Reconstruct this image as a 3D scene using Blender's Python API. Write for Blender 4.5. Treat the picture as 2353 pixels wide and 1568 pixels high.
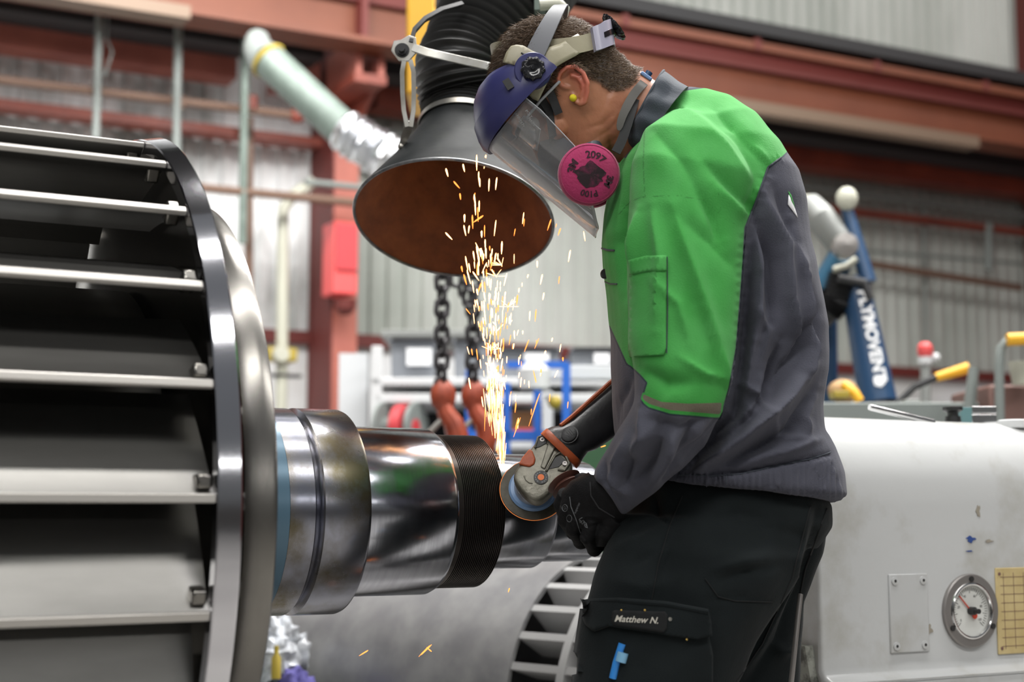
import bpy, bmesh, math, random
import numpy as np
from mathutils import Vector, Matrix
from mathutils.bvhtree import BVHTree
random.seed(7); np.random.seed(7)
S = bpy.context.scene
for o in list(bpy.data.objects): bpy.data.objects.remove(o)
COL = S.collection
PI = math.pi

# ---------------------------------------------------------------- camera, world, lights, exposure
FPX = 3400.0
PITCH = math.atan(391/FPX); YAW = math.radians(28)
EYE = Vector((0, 0, .85))
cam = bpy.data.cameras.new('camera'); camo = bpy.data.objects.new('camera', cam); COL.objects.link(camo)
cam.sensor_width = 36; cam.lens = FPX/2353*36; cam.clip_start = .05; cam.clip_end = 200
camo.location = EYE; camo.rotation_euler = (PI/2+PITCH, 0, -YAW)
S.camera = camo
cam.dof.use_dof = True; cam.dof.focus_distance = 2.5; cam.dof.aperture_fstop = 2.8
S.view_settings.view_transform = 'Standard'; S.view_settings.look = 'None'
S.view_settings.gamma = 1; S.view_settings.use_curve_mapping = False
S.view_settings.exposure = 0.0
wd = bpy.data.worlds.new('world'); S.world = wd; wd.use_nodes = True
_n = wd.node_tree; _bg = _n.nodes['Background']
_tc = _n.nodes.new('ShaderNodeTexCoord'); _sx = _n.nodes.new('ShaderNodeSeparateXYZ'); _cr = _n.nodes.new('ShaderNodeValToRGB')
_n.links.new(_tc.outputs['Generated'], _sx.inputs[0]); _n.links.new(_sx.outputs[2], _cr.inputs[0]); _n.links.new(_cr.outputs[0], _bg.inputs[0])
_e = _cr.color_ramp.elements
_e[0].position = 0; _e[0].color = (.16, .15, .14, 1)
_e[1].position = .55; _e[1].color = (.50, .52, .55, 1)
_x = _cr.color_ramp.elements.new(.06); _x.color = (.38, .39, .39, 1)
_bg.inputs[1].default_value = .29

def lamp(name, loc, target, sx, sy, power, col=(1, .98, .95)):
    l = bpy.data.lights.new(name, 'AREA'); l.shape = 'RECTANGLE'; l.size = sx; l.size_y = sy; l.energy = power; l.color = col
    o = bpy.data.objects.new(name, l); COL.objects.link(o); o.location = loc
    d = (Vector(target)-Vector(loc)).normalized()
    # keep the long side of the strip along world X
    z = -d; x = Vector((1, 0, 0)); x = (x - z*x.dot(z)).normalized(); y = z.cross(x)
    o.rotation_euler = Matrix((x, y, z)).transposed().to_euler()
    return o
lamp('hall_or_fill_lamp', (1.5, 1.2, 5.6), (1.5, 2.4, 0), 6, .25, 170)
lamp('tube_lamp', (1.0, -6.0, 2.75), (1.2, 2.4, .85), 8, .12, 45)
lamp('hall_or_fill_lamp', (3.4, 3.4, 5.4), (1.8, 2.3, .8), 5, .5, 540)
lamp('hall_or_fill_lamp', (-1.2, -.8, 4.6), (1.2, 2.4, .6), 5, .5, 130)
lamp('hall_or_fill_lamp', (3.0, -1.0, 4.2), (1.6, 2.2, .8), 3, .6, 60)
lamp('hall_or_fill_lamp', (-.5, 6.0, 4.4), (0, 9, 1.9), 5, .6, 210)  # unseen fill, shifted left and lowered to lighten the left wall
lamp('hall_or_fill_lamp', (5.5, 6.2, 6.5), (5.5, 9, 1.8), 7, .6, 55)
lamp('hall_or_fill_lamp', (3.6, 6.0, 4.1), (4.2, 9, 1.4), 6, .4, 112)  # added fill lamp, hung low out of view to brighten the middle wall
lamp('hall_or_fill_lamp', (11, 5.8, 6.0), (10, 9, 1.6), 6, .8, 190)

def H(px, py, y):
    """world point on the ray of a measured image point, y metres away measured along the ground"""
    g = Vector((math.sin(YAW), math.cos(YAW), 0)); r = Vector((math.cos(YAW), -math.sin(YAW), 0))
    F = g*math.cos(PITCH)+Vector((0, 0, math.sin(PITCH))); U = -g*math.sin(PITCH)+Vector((0, 0, math.cos(PITCH)))
    d = F + r*((px-1176.5)/FPX) + U*((784-py)/FPX)
    return EYE + d*(y/d.dot(g))
G = Vector((math.sin(YAW), math.cos(YAW), 0)); R_ = Vector((math.cos(YAW), -math.sin(YAW), 0)); UP = Vector((0, 0, 1))
def W(px, py, yw):
    a = H(px, py, 1.0)-EYE
    return EYE + a*((yw-EYE.y)/a.y)
def proj_np(P):
    """pixel coordinates of an (n,3) array of world points"""
    F = G*math.cos(PITCH)+UP*math.sin(PITCH); U = -G*math.sin(PITCH)+UP*math.cos(PITCH)
    q = P-np.array(EYE); d = q@np.array(F)
    return np.stack([1176.5+FPX*(q@np.array(R_))/d, 784-FPX*(q@np.array(U))/d], -1)

# ---------------------------------------------------------------- materials
def mat(name, col, rough=.6, metal=0., col2=None, nscale=8., stretch=(1, 1, 1), bump=0., bscale=60., spec=.5, coat=0., emis=0., sheen=0., ramp=(.35, .65), trans=0., alpha=1., rvar=0.):
    m = bpy.data.materials.new(name); m.use_nodes = True
    nt = m.node_tree; b = nt.nodes['Principled BSDF']
    b.inputs['Base Color'].default_value = (*col, 1); b.inputs['Roughness'].default_value = rough; b.inputs['Metallic'].default_value = metal
    b.inputs['Specular IOR Level'].default_value = spec; b.inputs['Coat Weight'].default_value = coat
    b.inputs['Sheen Weight'].default_value = sheen; b.inputs['Transmission Weight'].default_value = trans; b.inputs['Alpha'].default_value = alpha
    if emis: b.inputs['Emission Color'].default_value = (*col, 1); b.inputs['Emission Strength'].default_value = emis
    tc = nt.nodes.new('ShaderNodeTexCoord'); mp = nt.nodes.new('ShaderNodeMapping'); mp.inputs['Scale'].default_value = stretch
    nt.links.new(tc.outputs['Object'], mp.inputs[0])
    if col2 or rvar:
        nz = nt.nodes.new('ShaderNodeTexNoise'); nz.inputs['Scale'].default_value = nscale; nz.inputs['Detail'].default_value = 6; nz.inputs['Roughness'].default_value = .6
        nt.links.new(mp.outputs[0], nz.inputs['Vector'])
        rp = nt.nodes.new('ShaderNodeValToRGB'); rp.color_ramp.elements[0].position = ramp[0]; rp.color_ramp.elements[1].position = ramp[1]
        rp.color_ramp.elements[0].color = (*col, 1); rp.color_ramp.elements[1].color = (*(col2 or col), 1)
        nt.links.new(nz.outputs['Fac'], rp.inputs[0])
        if col2: nt.links.new(rp.outputs[0], b.inputs['Base Color'])
        if rvar:
            mr = nt.nodes.new('ShaderNodeMapRange'); mr.inputs['From Min'].default_value = .3; mr.inputs['From Max'].default_value = .7
            mr.inputs['To Min'].default_value = rough; mr.inputs['To Max'].default_value = rough+rvar
            nt.links.new(nz.outputs['Fac'], mr.inputs['Value']); nt.links.new(mr.outputs[0], b.inputs['Roughness'])
    if bump:
        n2 = nt.nodes.new('ShaderNodeTexNoise'); n2.inputs['Scale'].default_value = bscale; n2.inputs['Detail'].default_value = 4
        nt.links.new(mp.outputs[0], n2.inputs['Vector'])
        bp = nt.nodes.new('ShaderNodeBump'); bp.inputs['Strength'].default_value = bump; bp.inputs['Distance'].default_value = .002
        nt.links.new(n2.outputs['Fac'], bp.inputs['Height']); nt.links.new(bp.outputs[0], b.inputs['Normal'])
    return m
M = {}
M['floor'] = mat('concrete', (.22, .21, .20), .7, col2=(.30, .29, .27), nscale=2)
M['wall'] = mat('corrugated_sheet', (.33, .36, .325), .55, col2=(.58, .60, .57), nscale=.55, stretch=(1, 1, .45), ramp=(.36, .62))
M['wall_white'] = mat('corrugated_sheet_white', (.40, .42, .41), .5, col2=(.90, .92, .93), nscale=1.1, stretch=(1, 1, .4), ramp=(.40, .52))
M['block'] = mat('white_block', (.78, .80, .82), .6, col2=(.62, .63, .62), nscale=1.5)
M['red'] = mat('red_primer', (.27, .055, .03), .5, col2=(.18, .038, .025), nscale=3)
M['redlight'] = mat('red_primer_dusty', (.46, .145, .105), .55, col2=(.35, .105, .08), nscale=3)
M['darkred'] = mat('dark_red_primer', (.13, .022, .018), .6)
M['orange'] = mat('crane_orange', (.185, .055, .026), .55, col2=(.15, .043, .02), nscale=2)
M['tan'] = mat('tan_bar', (.19, .13, .09), .6)
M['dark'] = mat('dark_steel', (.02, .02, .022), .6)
M['brownpipe'] = mat('brown_pipe', (.17, .10, .07), .5)
M['greypaint'] = mat('grey_paint', (.21, .235, .225), .5)
M['galv'] = mat('galvanised', (.17, .215, .19), .5, metal=.2, col2=(.12, .155, .135), nscale=12)
M['foil'] = mat('foil', (.75, .77, .8), .25, metal=.9, bump=1, bscale=30)
M['yellow'] = mat('yellow_paint', (.80, .42, .02), .45)
M['olive'] = mat('olive_yellow', (.40, .30, .04), .5)
M['redbox'] = mat('red_box', (.78, .10, .10), .45)
M['white'] = mat('white_paint', (.66, .67, .68), .4)
M['whitegrey'] = mat('white_panel', (.62, .64, .66), .5)
M['bin'] = mat('grey_bin', (.22, .235, .26), .5)
M['label'] = mat('paper_label', (.85, .86, .88), .7)
M['blue'] = mat('blue_paint', (.02, .13, .55), .4)
M['hookorange'] = mat('orange_hook', (.36, .06, .022), .5, col2=(.20, .03, .012), nscale=20)
M['chain'] = mat('black_chain', (.035, .032, .035), .45, metal=.4)
M['green'] = mat('green_cover', (.025, .085, .035), .6)
M['armblue'] = mat('arm_blue', (.018, .055, .125), .4)
M['armblue2'] = mat('arm_light_blue', (.06, .18, .30), .35)
M['cream'] = mat('cream_plastic', (.48, .48, .40), .5)
M['greyalu'] = mat('cast_grey', (.27, .28, .27), .5, metal=.2)
M['rubber'] = mat('black_rubber', (.012, .012, .013), .45)
M['brass'] = mat('brass', (.6, .42, .12), .3, metal=1)
M['reelred'] = mat('reel_red', (.55, .05, .06), .5)
M['cardboard'] = mat('cardboard', (.42, .26, .12), .7)
M['brownbox'] = mat('brown_box', (.17, .09, .075), .6)
M['purple'] = mat('purple_cloth', (.08, .07, .25), .8)
M['steel'] = mat('turned_steel', (.66, .68, .75), .13, metal=1, col2=(.44, .45, .51), nscale=8, stretch=(7, .6, .6), ramp=(.3, .75), rvar=.07, bump=.02, bscale=20)
M['steelring'] = mat('polished_ring', (.66, .66, .70), .10, metal=1, bump=.02)
M['steelplate'] = mat('satin_plate', (.27, .26, .24), .26, metal=1, col2=(.21, .20, .185), nscale=5)
M['vane'] = mat('vane_steel', (.29, .285, .27), .36, metal=.95, col2=(.21, .205, .195), nscale=3, stretch=(.5, 2, 2))
M['vaneedge'] = mat('vane_edge', (.50, .48, .45), .4, metal=.5)
M['heat'] = mat('heat_stained_steel', (.33, .34, .40), .17, metal=1, col2=(.15, .13, .085), nscale=6, stretch=(1.4, 1.2, 1.2), ramp=(.38, .60), rvar=.2)
M['thread'] = mat('dark_thread', (.085, .075, .07), .3, metal=.9)
M['bluering'] = mat('blue_painted_ring', (.09, .17, .24), .3, metal=.2)
M['cage'] = mat('cast_grey_cage', (.46, .46, .46), .5, metal=.3)
M['shell'] = mat('rolled_sheet', (.30, .30, .31), .42, metal=.7, col2=(.42, .42, .42), nscale=9, stretch=(1, 1, 1), rvar=.1)
M['hoodout'] = mat('black_scorched_paint', (.016, .018, .019), .55, spec=.12, col2=(.030, .032, .029), nscale=14, ramp=(.5, .75), bump=.3, bscale=40)
M['hoodin'] = mat('rusty_steel', (.30, .10, .035), .7, col2=(.16, .05, .02), nscale=16, ramp=(.35, .7), bump=.5, bscale=50)
M['rim'] = mat('worn_rim', (.10, .11, .12), .35, metal=.6, col2=(.25, .25, .25), nscale=40)
M['zinc'] = mat('zinc_bracket', (.50, .50, .48), .35, metal=.8, col2=(.38, .36, .32), nscale=25)
M['hose'] = mat('black_hose', (.022, .022, .022), .42, bump=.6, bscale=18)
M['lathe'] = mat('white_machine_enamel', (.52, .53, .53), .3, col2=(.36, .35, .31), nscale=7, ramp=(.50, .80), coat=.3, bump=.45, bscale=22)
M['latheedge'] = mat('worn_edge', (.33, .34, .30), .5, col2=(.08, .08, .07), nscale=22, ramp=(.5, .62))
M['bezel'] = mat('grey_bezel', (.26, .245, .235), .35, metal=.5)
M['chrome'] = mat('chrome', (.7, .7, .7), .12, metal=1)
M['dial'] = mat('dial_face', (.66, .67, .64), .4)
M['ink'] = mat('black_ink', (.02, .02, .02), .5)
M['redink'] = mat('red_needle', (.55, .06, .03), .4)
M['plate'] = mat('yellowed_plate', (.58, .47, .24), .4, col2=(.48, .37, .17), nscale=14)
M['chip'] = mat('blue_chip', (.03, .07, .25), .5)
M['greaseprint'] = mat('grease', (.30, .27, .22), .6)
M['teal'] = mat('teal_block', (.10, .20, .21), .5)

# ---------------------------------------------------------------- mesh builder
class MB:
    def __init__(s): s.v = []; s.f = []
    def add(s, vs, fs):
        n = len(s.v); s.v += [Vector(v) for v in vs]; s.f += [tuple(i+n for i in f) for f in fs]; return s
    def box(s, a, b, ax=None):
        """box between corner a and corner b in world axes, or centre a, half sizes b, axes ax"""
        if ax is None:
            c = (Vector(a)+Vector(b))/2; h = [abs(b[i]-a[i])/2 for i in range(3)]; ax = (Vector((1, 0, 0)), Vector((0, 1, 0)), UP)
        else: c = Vector(a); h = b
        vs = [c+ax[0]*h[0]*i+ax[1]*h[1]*j+ax[2]*h[2]*k for i in (-1, 1) for j in (-1, 1) for k in (-1, 1)]
        return s.add(vs, [(0, 1, 3, 2), (4, 6, 7, 5), (0, 4, 5, 1), (2, 3, 7, 6), (0, 2, 6, 4), (1, 5, 7, 3)])
    def rings(s, rs, cap=True, closed=False):
        n = len(rs[0]); m = len(rs); vs = [p for r in rs for p in r]; fs = []
        for i in range(m if closed else m-1):
            for j in range(n):
                a = i*n+j; b = i*n+(j+1) % n; c = ((i+1) % m)*n+(j+1) % n; d = ((i+1) % m)*n+j
                fs.append((a, b, c, d))
        if cap and not closed: fs.append(tuple(range(n))[::-1]); fs.append(tuple((m-1)*n+j for j in range(n)))
        return s.add(vs, fs)
    def tube(s, pts, r, n=12, cap=True, up=None):
        pts = [Vector(p) for p in pts]; rr = r if isinstance(r, (list, tuple)) else [r]*len(pts)
        rs = []; prev = None
        for i, p in enumerate(pts):
            d = (pts[min(i+1, len(pts)-1)]-pts[max(i-1, 0)]).normalized()
            if prev is None:
                x = d.orthogonal().normalized() if up is None else d.cross(up).normalized()
            else: x = (prev-d*prev.dot(d)).normalized()
            prev = x; y = d.cross(x)
            rs.append([p+(x*math.cos(t)+y*math.sin(t))*rr[i] for t in [2*PI*k/n for k in range(n)]])
        return s.rings(rs, cap)
    def lathe(s, o, ax, prof, n=48, cap=True, a0=0, a1=None):
        """prof: list of (distance along ax, radius)"""
        o = Vector(o); ax = Vector(ax).normalized(); x = ax.orthogonal().normalized(); y = ax.cross(x)
        rs = [[o+ax*h+(x*math.cos(2*PI*k/n)+y*math.sin(2*PI*k/n))*max(r, 1e-5) for k in range(n)] for h, r in prof]
        return s.rings(rs, cap)
    def strip(s, a, b):
        """surface between two point rows"""
        n = len(a); return s.add(list(a)+list(b), [(i, i+1, n+i+1, n+i) for i in range(n-1)])
    def grid(s, rows):
        n = len(rows[0]); vs = [p for r in rows for p in r]
        return s.add(vs, [(i*n+j, i*n+j+1, (i+1)*n+j+1, (i+1)*n+j) for i in range(len(rows)-1) for j in range(n-1)])
    def prism(s, poly, vec):
        n = len(poly); vec = Vector(vec); P = [Vector(p) for p in poly]
        fs = [tuple(range(n)), tuple(range(2*n-1, n-1, -1))]+[(i, n+i, n+(i+1) % n, (i+1) % n) for i in range(n)]
        return s.add(P+[p+vec for p in P], fs)
    def sphere(s, c, r, n=16, sc=(1, 1, 1), ax=None):
        c = Vector(c); rs = []
        ax = ax or (Vector((1, 0, 0)), Vector((0, 1, 0)), UP)
        for i in range(n//2+1):
            t = PI*i/(n//2); rs.append([c+ax[0]*(r*sc[0]*math.sin(t)*math.cos(2*PI*j/n))+ax[1]*(r*sc[1]*math.sin(t)*math.sin(2*PI*j/n))+ax[2]*(r*sc[2]*math.cos(t)) for j in range(n)])
        return s.rings(rs, False)
    def torus(s, c, ax, R, r, n=32, m=8, a0=0, a1=2*PI):
        c = Vector(c); ax = Vector(ax).normalized(); x = ax.orthogonal().normalized(); y = ax.cross(x)
        full = abs(a1-a0-2*PI) < 1e-6
        rs = []
        for k in range(n if full else n+1):
            t = a0+(a1-a0)*k/n; d = x*math.cos(t)+y*math.sin(t)
            rs.append([c+d*(R+r*math.cos(2*PI*j/m))+ax*(r*math.sin(2*PI*j/m)) for j in range(m)])
        return s.rings(rs, True, full)
    def mesh(s, name='m'):
        me = bpy.data.meshes.new(name); me.from_pydata([tuple(v) for v in s.v], [], s.f); me.validate()
        bm = bmesh.new(); bm.from_mesh(me); bmesh.ops.remove_doubles(bm, verts=bm.verts, dist=1e-6)
        bmesh.ops.recalc_face_normals(bm, faces=bm.faces); bm.to_mesh(me); bm.free(); return me
    def build(s, name, m, parent=None, smooth=35, bevel=0, **kw):
        return link_mesh(s.mesh(name), name, m, parent, smooth, bevel, **kw)

WLOC = {}
def link_mesh(me, name, m, parent=None, smooth=35, bevel=0, label=None):
    ms = m if isinstance(m, (list, tuple)) else [m]
    for k in ms:
        if len(me.materials) < len(ms): me.materials.append(M[k] if isinstance(k, str) else k)
    co = np.array([v.co[:] for v in me.vertices]); c = Vector((co.max(0)+co.min(0))/2)
    me.transform(Matrix.Translation(-c))
    if smooth:
        me.shade_smooth()
        if smooth < 180: me.set_sharp_from_angle(angle=math.radians(smooth))
    o = bpy.data.objects.new(name, me); COL.objects.link(o)
    WLOC[o.name] = c
    if parent is not None: o.parent = parent; o.location = c-WLOC[parent.name]
    else: o.location = c
    if bevel:
        b = o.modifiers.new('bevel', 'BEVEL'); b.width = bevel; b.segments = 2; b.limit_method = 'ANGLE'
    if label: o['label'] = label
    return o
def thing(name, loc, label, cat, group=None):
    o = bpy.data.objects.new(name, None); COL.objects.link(o); o.empty_display_size = .05; o.location = loc; WLOC[o.name] = Vector(loc)
    return tag(o, label, cat, group)
def tag(o, label, cat, group=None, kind=None):
    o['label'] = label; o['category'] = cat
    if group: o['group'] = group
    if kind: o['kind'] = kind
    return o
def struct(o): o['kind'] = 'structure'; return o
def copy_tree(o, dloc, parent=None):
    c = o.copy(); COL.objects.link(c)
    if parent is not None: c.parent = parent
    else: c.location = o.location+Vector(dloc)
    for ch in [k for k in o.children]: copy_tree(ch, dloc, c)
    return c
def text_mesh(s, size=1., bold=0.):
    cu = bpy.data.curves.new('t', 'FONT'); cu.body = s; cu.size = size; cu.align_x = 'CENTER'; cu.align_y = 'CENTER'; cu.offset = bold; cu.resolution_u = 3
    o = bpy.data.objects.new('t', cu); COL.objects.link(o)
    dg = bpy.context.evaluated_depsgraph_get(); me = bpy.data.meshes.new_from_object(o.evaluated_get(dg))
    bpy.data.objects.remove(o); return me
def text_on(s, name, m, parent, centre, xa, ya, size, bold=0., arc=None, label=None):
    """letters as a thin mesh on a plane; arc = (radius, start angle) bends the line round the centre"""
    me = text_mesh(s, size, bold); xa = Vector(xa).normalized(); ya = Vector(ya).normalized(); c = Vector(centre)
    for v in me.vertices:
        x, y = v.co.x, v.co.y
        if arc:
            t = arc[1]-x/arc[0]; rr = arc[0]+y; x, y = rr*math.cos(t), rr*math.sin(t)
        v.co = c+xa*x+ya*y
    return link_mesh(me, name, m, parent, 0, label=label)
# ---------------------------------------------------------------- the hall
YW = 9.0; SY = 2.457
f = MB().box((-14, -8, -.1), (22, 9.2, 0)).build('floor', 'floor', smooth=0); struct(f)
def rib_row(x0, x1, z0, z1, y, pitch=.125, depth=.03):
    rows = []; x = x0; prof = []
    while x < x1:
        prof += [(x, 0), (x+pitch*.42, 0), (x+pitch*.5, -depth), (x+pitch*.92, -depth)]; x += pitch
    a = [Vector((q, y+d, z0)) for q, d in prof]; b = [Vector((q, y+d, z1)) for q, d in prof]
    return MB().strip(a, b)
zb = W(680, 787, YW).z
xr = W(2338, 700, YW).x
xm = W(742, 700, YW).x
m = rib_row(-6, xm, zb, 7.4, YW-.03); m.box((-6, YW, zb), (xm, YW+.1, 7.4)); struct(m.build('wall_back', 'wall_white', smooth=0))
m = rib_row(xm, xr, zb, 7.4, YW-.03); m.box((xm, YW, zb), (xr, YW+.1, 7.4)); struct(m.build('wall_back', 'wall', smooth=0))
struct(MB().box((-8, YW-.08, 0), (xr+4, YW+.1, zb)).build('wall_base', 'block', smooth=0))
struct(MB().box((xr+.35, -2, 0), (xr+.5, YW, 7.4)).build('wall_right', 'darkred', smooth=0))
struct(MB().box((-14, 2.5, 7.4), (22, 9.2, 7.5)).build('ceiling', 'dark', smooth=0))
# sill strip on top of the block wall
struct(MB().box((-6, YW-.14, zb-.02), (xr, YW-.05, zb+.06)).build('trim_1', 'darkred', smooth=0))

def hbeam(name, m, px, top, bot, y, x0, x1, depth=.1, shape='I', label=None, cat='beam', group=None, fl=.02):
    """horizontal beam along the hall: its top and bottom edge read at px; y the face plane"""
    z1 = W(px, top, y).z; z0 = W(px, bot, y).z; b = MB()
    if shape == 'I':
        b.box((x0, y+depth*.45, z0), (x1, y+depth*.55, z1)); b.box((x0, y, z0), (x1, y+depth, z0+fl)); b.box((x0, y, z1-fl), (x1, y+depth, z1))
    elif shape == 'C':
        b.box((x0, y, z0), (x1, y+.02, z1)); b.box((x0, y, z0), (x1, y+depth, z0+fl)); b.box((x0, y, z1-fl), (x1, y+depth, z1))
    elif shape == 'B': b.box((x0, y, z0), (x1, y+depth, z1))
    o = b.build(name, m, smooth=0)
    return tag(o, label, cat, group)
YC = 7.9
# crane runway: web, flanges, rail; its edges were read at px 1700
zt = W(1700, 118, YC).z; zbm = W(1700, 236, YC).z
t = thing('crane_runway_beam', (6, YC, zbm), 'wide orange-red runway beam running the length of the hall above the man', 'beam')
xa, xb = -6, xr+.3
MB().box((xa, YC, zbm), (xb, YC+.02, zt)).build('web', 'orange', t, 0)
MB().box((xa, YC-.12, zbm-.03), (xb, YC+.14, zbm)).build('lower_flange', 'orange', t, 0)
z2 = W(1700, 88, YC-.13).z
MB().box((xa, YC-.13, z2-.055), (xb, YC+.15, z2)).build('upper_flange', 'orange', t, 0)
MB().box((xa, YC-.06, z2-.09-.08), (xb, YC+.0, z2-.055)).build('flange_lip', 'darkred', t, 0)
for k in range(16):
    x = W(1400, 30, YC-.13).x+k*1.05-2
    if x < xb: MB().box((x, YC-.135, z2-.06), (x+.05, YC-.10, z2+.02)).build('rail_clip', 'darkred', t, 0)
x = W(823, 60, YC).x; MB().box((x-.02, YC-.11, zbm), (x+.02, YC, z2-.05)).build('stiffener', 'darkred', t, 0)
tag(MB().box((xa, YC-.10, z2+.07), (xb, YC+.1, z2+.16)).build('crane_rail', 'dark', smooth=0), 'dark crane rail above the orange-red runway beam, top right', 'rail')
# tan conductor bars under the runway beam
x0 = W(1560, 250, YC-.2).x; x1 = W(2240, 345, YC-.2).x; z = W(1900, 280, YC-.2).z
tag(MB().box((x0, YC-.25, z-.03), (x1, YC-.12, z+.05)).build('conductor_bar', 'tan', smooth=0), 'tan conductor bar under the runway beam right of the man', 'bar')
x0 = W(-260, 8, YC-.3).x; x1 = W(432, 30, YC-.3).x; z = W(350, 21, YC-.3).z
tag(MB().box((x0, YC-.35, z-.035), (x1, YC-.2, z+.035)).build('conductor_bar', 'tan', smooth=0), 'tan conductor bar in the top left corner of the picture', 'bar')
# upper girt, right
hbeam('upper_girt', 'red', 1700, 46, 62, 8.5, xm, xr, .1, 'B', 'thin dark red girt under the upper strip of pale sheeting, top right')
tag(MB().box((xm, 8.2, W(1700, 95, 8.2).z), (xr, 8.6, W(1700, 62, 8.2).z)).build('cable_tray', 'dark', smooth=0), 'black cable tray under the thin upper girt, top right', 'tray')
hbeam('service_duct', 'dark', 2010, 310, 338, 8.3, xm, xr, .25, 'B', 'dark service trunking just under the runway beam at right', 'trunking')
hbeam('wall_girt', 'red', 2010, 340, 400, 8.6, xm+.2, xr, .25, 'B', 'deep dark red wall girt below the runway beam at right')
hbeam('thin_girt', 'red', 2100, 494, 508, 8.7, xm+.2, xr, .12, 'B', 'thin red wall girt behind the blue extractor arm')
hbeam('round_conduit', 'greypaint', 2100, 455, 468, 8.75, xm+.2, xr, .04, 'B', 'grey conduit between the two red girts at right', 'pipe')
# left girts
xl = -6
hbeam('wall_girt', 'redlight', 300, 80, 146, 8.6, xl, W(545, 150, 8.6).x, .2, 'B', 'deep dusty red wall girt at top left')
hbeam('wall_girt', 'redlight', 690, 140, 206, 8.62, W(640, 160, 8.6).x, W(740, 160, 8.6).x, .2, 'B', 'short dusty red wall girt between pale duct and column')
hbeam('thin_girt', 'red', 300, 262, 284, 8.7, xl, W(742, 300, 8.7).x, .15, 'B', 'thin dark red wall girt above the slatted drum')
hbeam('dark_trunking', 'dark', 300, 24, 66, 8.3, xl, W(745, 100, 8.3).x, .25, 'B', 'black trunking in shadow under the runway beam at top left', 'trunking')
def pipe(name, pts, r, m, label, cat='pipe', n=12, bump=None):
    b = MB().tube(pts, r, n)
    return tag(b.build(name, m), label, cat)
y = 8.35
b = MB().tube([W(-200, 160, y), W(682, 266, y)], .026, 12)
t = thing('brown_pipe', W(300, 218, y), 'brown horizontal pipe high on the left wall with end cap', 'pipe')
b.build('pipe_run', 'brownpipe', t)
MB().sphere(W(682, 266, y), .05, 10).build('end_cap', 'red', t); MB().tube([W(577, 222, y), W(577, 252, y)], .04).build('valve_stub', 'red', t); MB().tube([W(412, 222, y), W(412, 250, y)], .032).build('coupling', 'brownpipe', t)
y = 8.2
pipe('thin_brown_pipe', [W(380, 424, y), W(600, 445, y), W(880, 472, y)], .026, 'brownpipe', 'brown horizontal pipe behind the drum running to the red column')
pipe('grey_conduit', [W(700, 418, y), W(840, 432, y), W(900, 436, y)], .02, 'greypaint', 'short grey horizontal conduit just above the brown pipe at the column')
pipe('hanging_rod', [Vector((W(222, 62, 8.2).x, 8.2, 7.4)), W(220, 320, 8.2)], .022, 'greypaint', 'leftmost vertical grey rod hanging above the drum', 'rod')
pipe('hanging_rod', [Vector((W(405, 244, 8.2).x, 8.2, 7.4)), W(406, 240, 8.2), W(406, 500, 8.2)], .024, 'greypaint', 'vertical grey rod rising from behind the drum rim', 'rod')
pipe('hanging_rod', [Vector((W(555, 120, 8.2).x, 8.2, 7.4)), W(557, 560, 8.2)], .026, 'galv', 'light grey vertical rod halfway between drum and pale duct', 'rod')
pipe('thin_hanging_cable', [Vector((W(250, 0, 8.22).x, 8.22, 7.4)), W(246, 90, 8.22), W(258, 120, 8.22), W(240, 175, 8.22)], .006, 'greypaint', 'thin pale cable loop at upper left', 'cable')
pipe('brown_downpipe', [W(572, 270, 8.6), W(572, 640, 8.6), Vector((W(572, 640, 8.6).x, 8.6, 0))], .028, 'brownpipe', 'vertical brown downpipe on the corrugated wall beside the drum')
# pale vertical pipe with valve
t = thing('water_pipe', W(648, 940, 8.4), 'pale green vertical pipe with yellow valve box by the column', 'pipe')
y = 8.4
MB().tube([W(720, 418, y), W(672, 450, y), W(652, 480, y), W(650, 500, y), W(648, 820, y), Vector((W(648, 820, y).x, y, 0))], .036).build('pipe_run', 'cream', t)
MB().box(W(617, 797, y-.06), W(668, 836, y+.06)).build('valve_box', 'olive', t, bevel=.01)
MB().lathe(W(643, 815, y-.08), -Vector((0, 1, 0)), [(0, .05), (.05, .045), (.05, 0)], 20).build('dial', 'cream', t)
MB().box(W(625, 858, y-.04), W(684, 870, y+.04)).build('valve_lever', 'dark', t)
# columns
t = thing('steel_column', W(780, 1100, 8.6), 'red steel column with haunch bracket left of the extraction hood', 'column')
cz = W(790, 100, 8.5).z
xc0 = W(765, 700, 8.5).x; xc1 = W(821, 700, 8.5).x; xd = W(727, 700, 8.75).x
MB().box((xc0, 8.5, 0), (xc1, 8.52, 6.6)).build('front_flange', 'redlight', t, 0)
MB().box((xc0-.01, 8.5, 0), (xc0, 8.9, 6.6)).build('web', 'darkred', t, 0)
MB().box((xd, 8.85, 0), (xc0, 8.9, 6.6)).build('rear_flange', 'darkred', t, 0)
b = MB(); p = [W(793, 196, 8.1), W(862, 196, 8.1), W(858, 100, 8.1), W(793, 100, 8.1)]
for u in (797, 848):
    q0 = W(u, 196, 8.15); q1 = W(u+14, 100, 8.15); b.box((q0.x, 8.0, q0.z), (q1.x, 8.5, q1.z))
b.build('bracket_flange', 'redlight', t, 0)
q0 = W(793, 200, 8.1); q1 = W(866, 190, 8.1); MB().box((q0.x, 7.95, q0.z), (q1.x, 8.5, q1.z)).build('bracket_plate', 'red', t, 0)
q0 = W(830, 240, 8.3); MB().prism([Vector((q1.x, 8.0, q0.z+.1)), Vector((q1.x, 8.5, q0.z+.1)), Vector((q1.x, 8.5, q0.z-.2))], (-.03, 0, 0)).build('gusset', 'red', t, 0)
t = thing('fire_box', W(792, 680, 8.3), 'bright red box mounted on the red steel column', 'box')
q0 = W(766, 674, 8.3); q1 = W(823, 512, 8.3)
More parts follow.
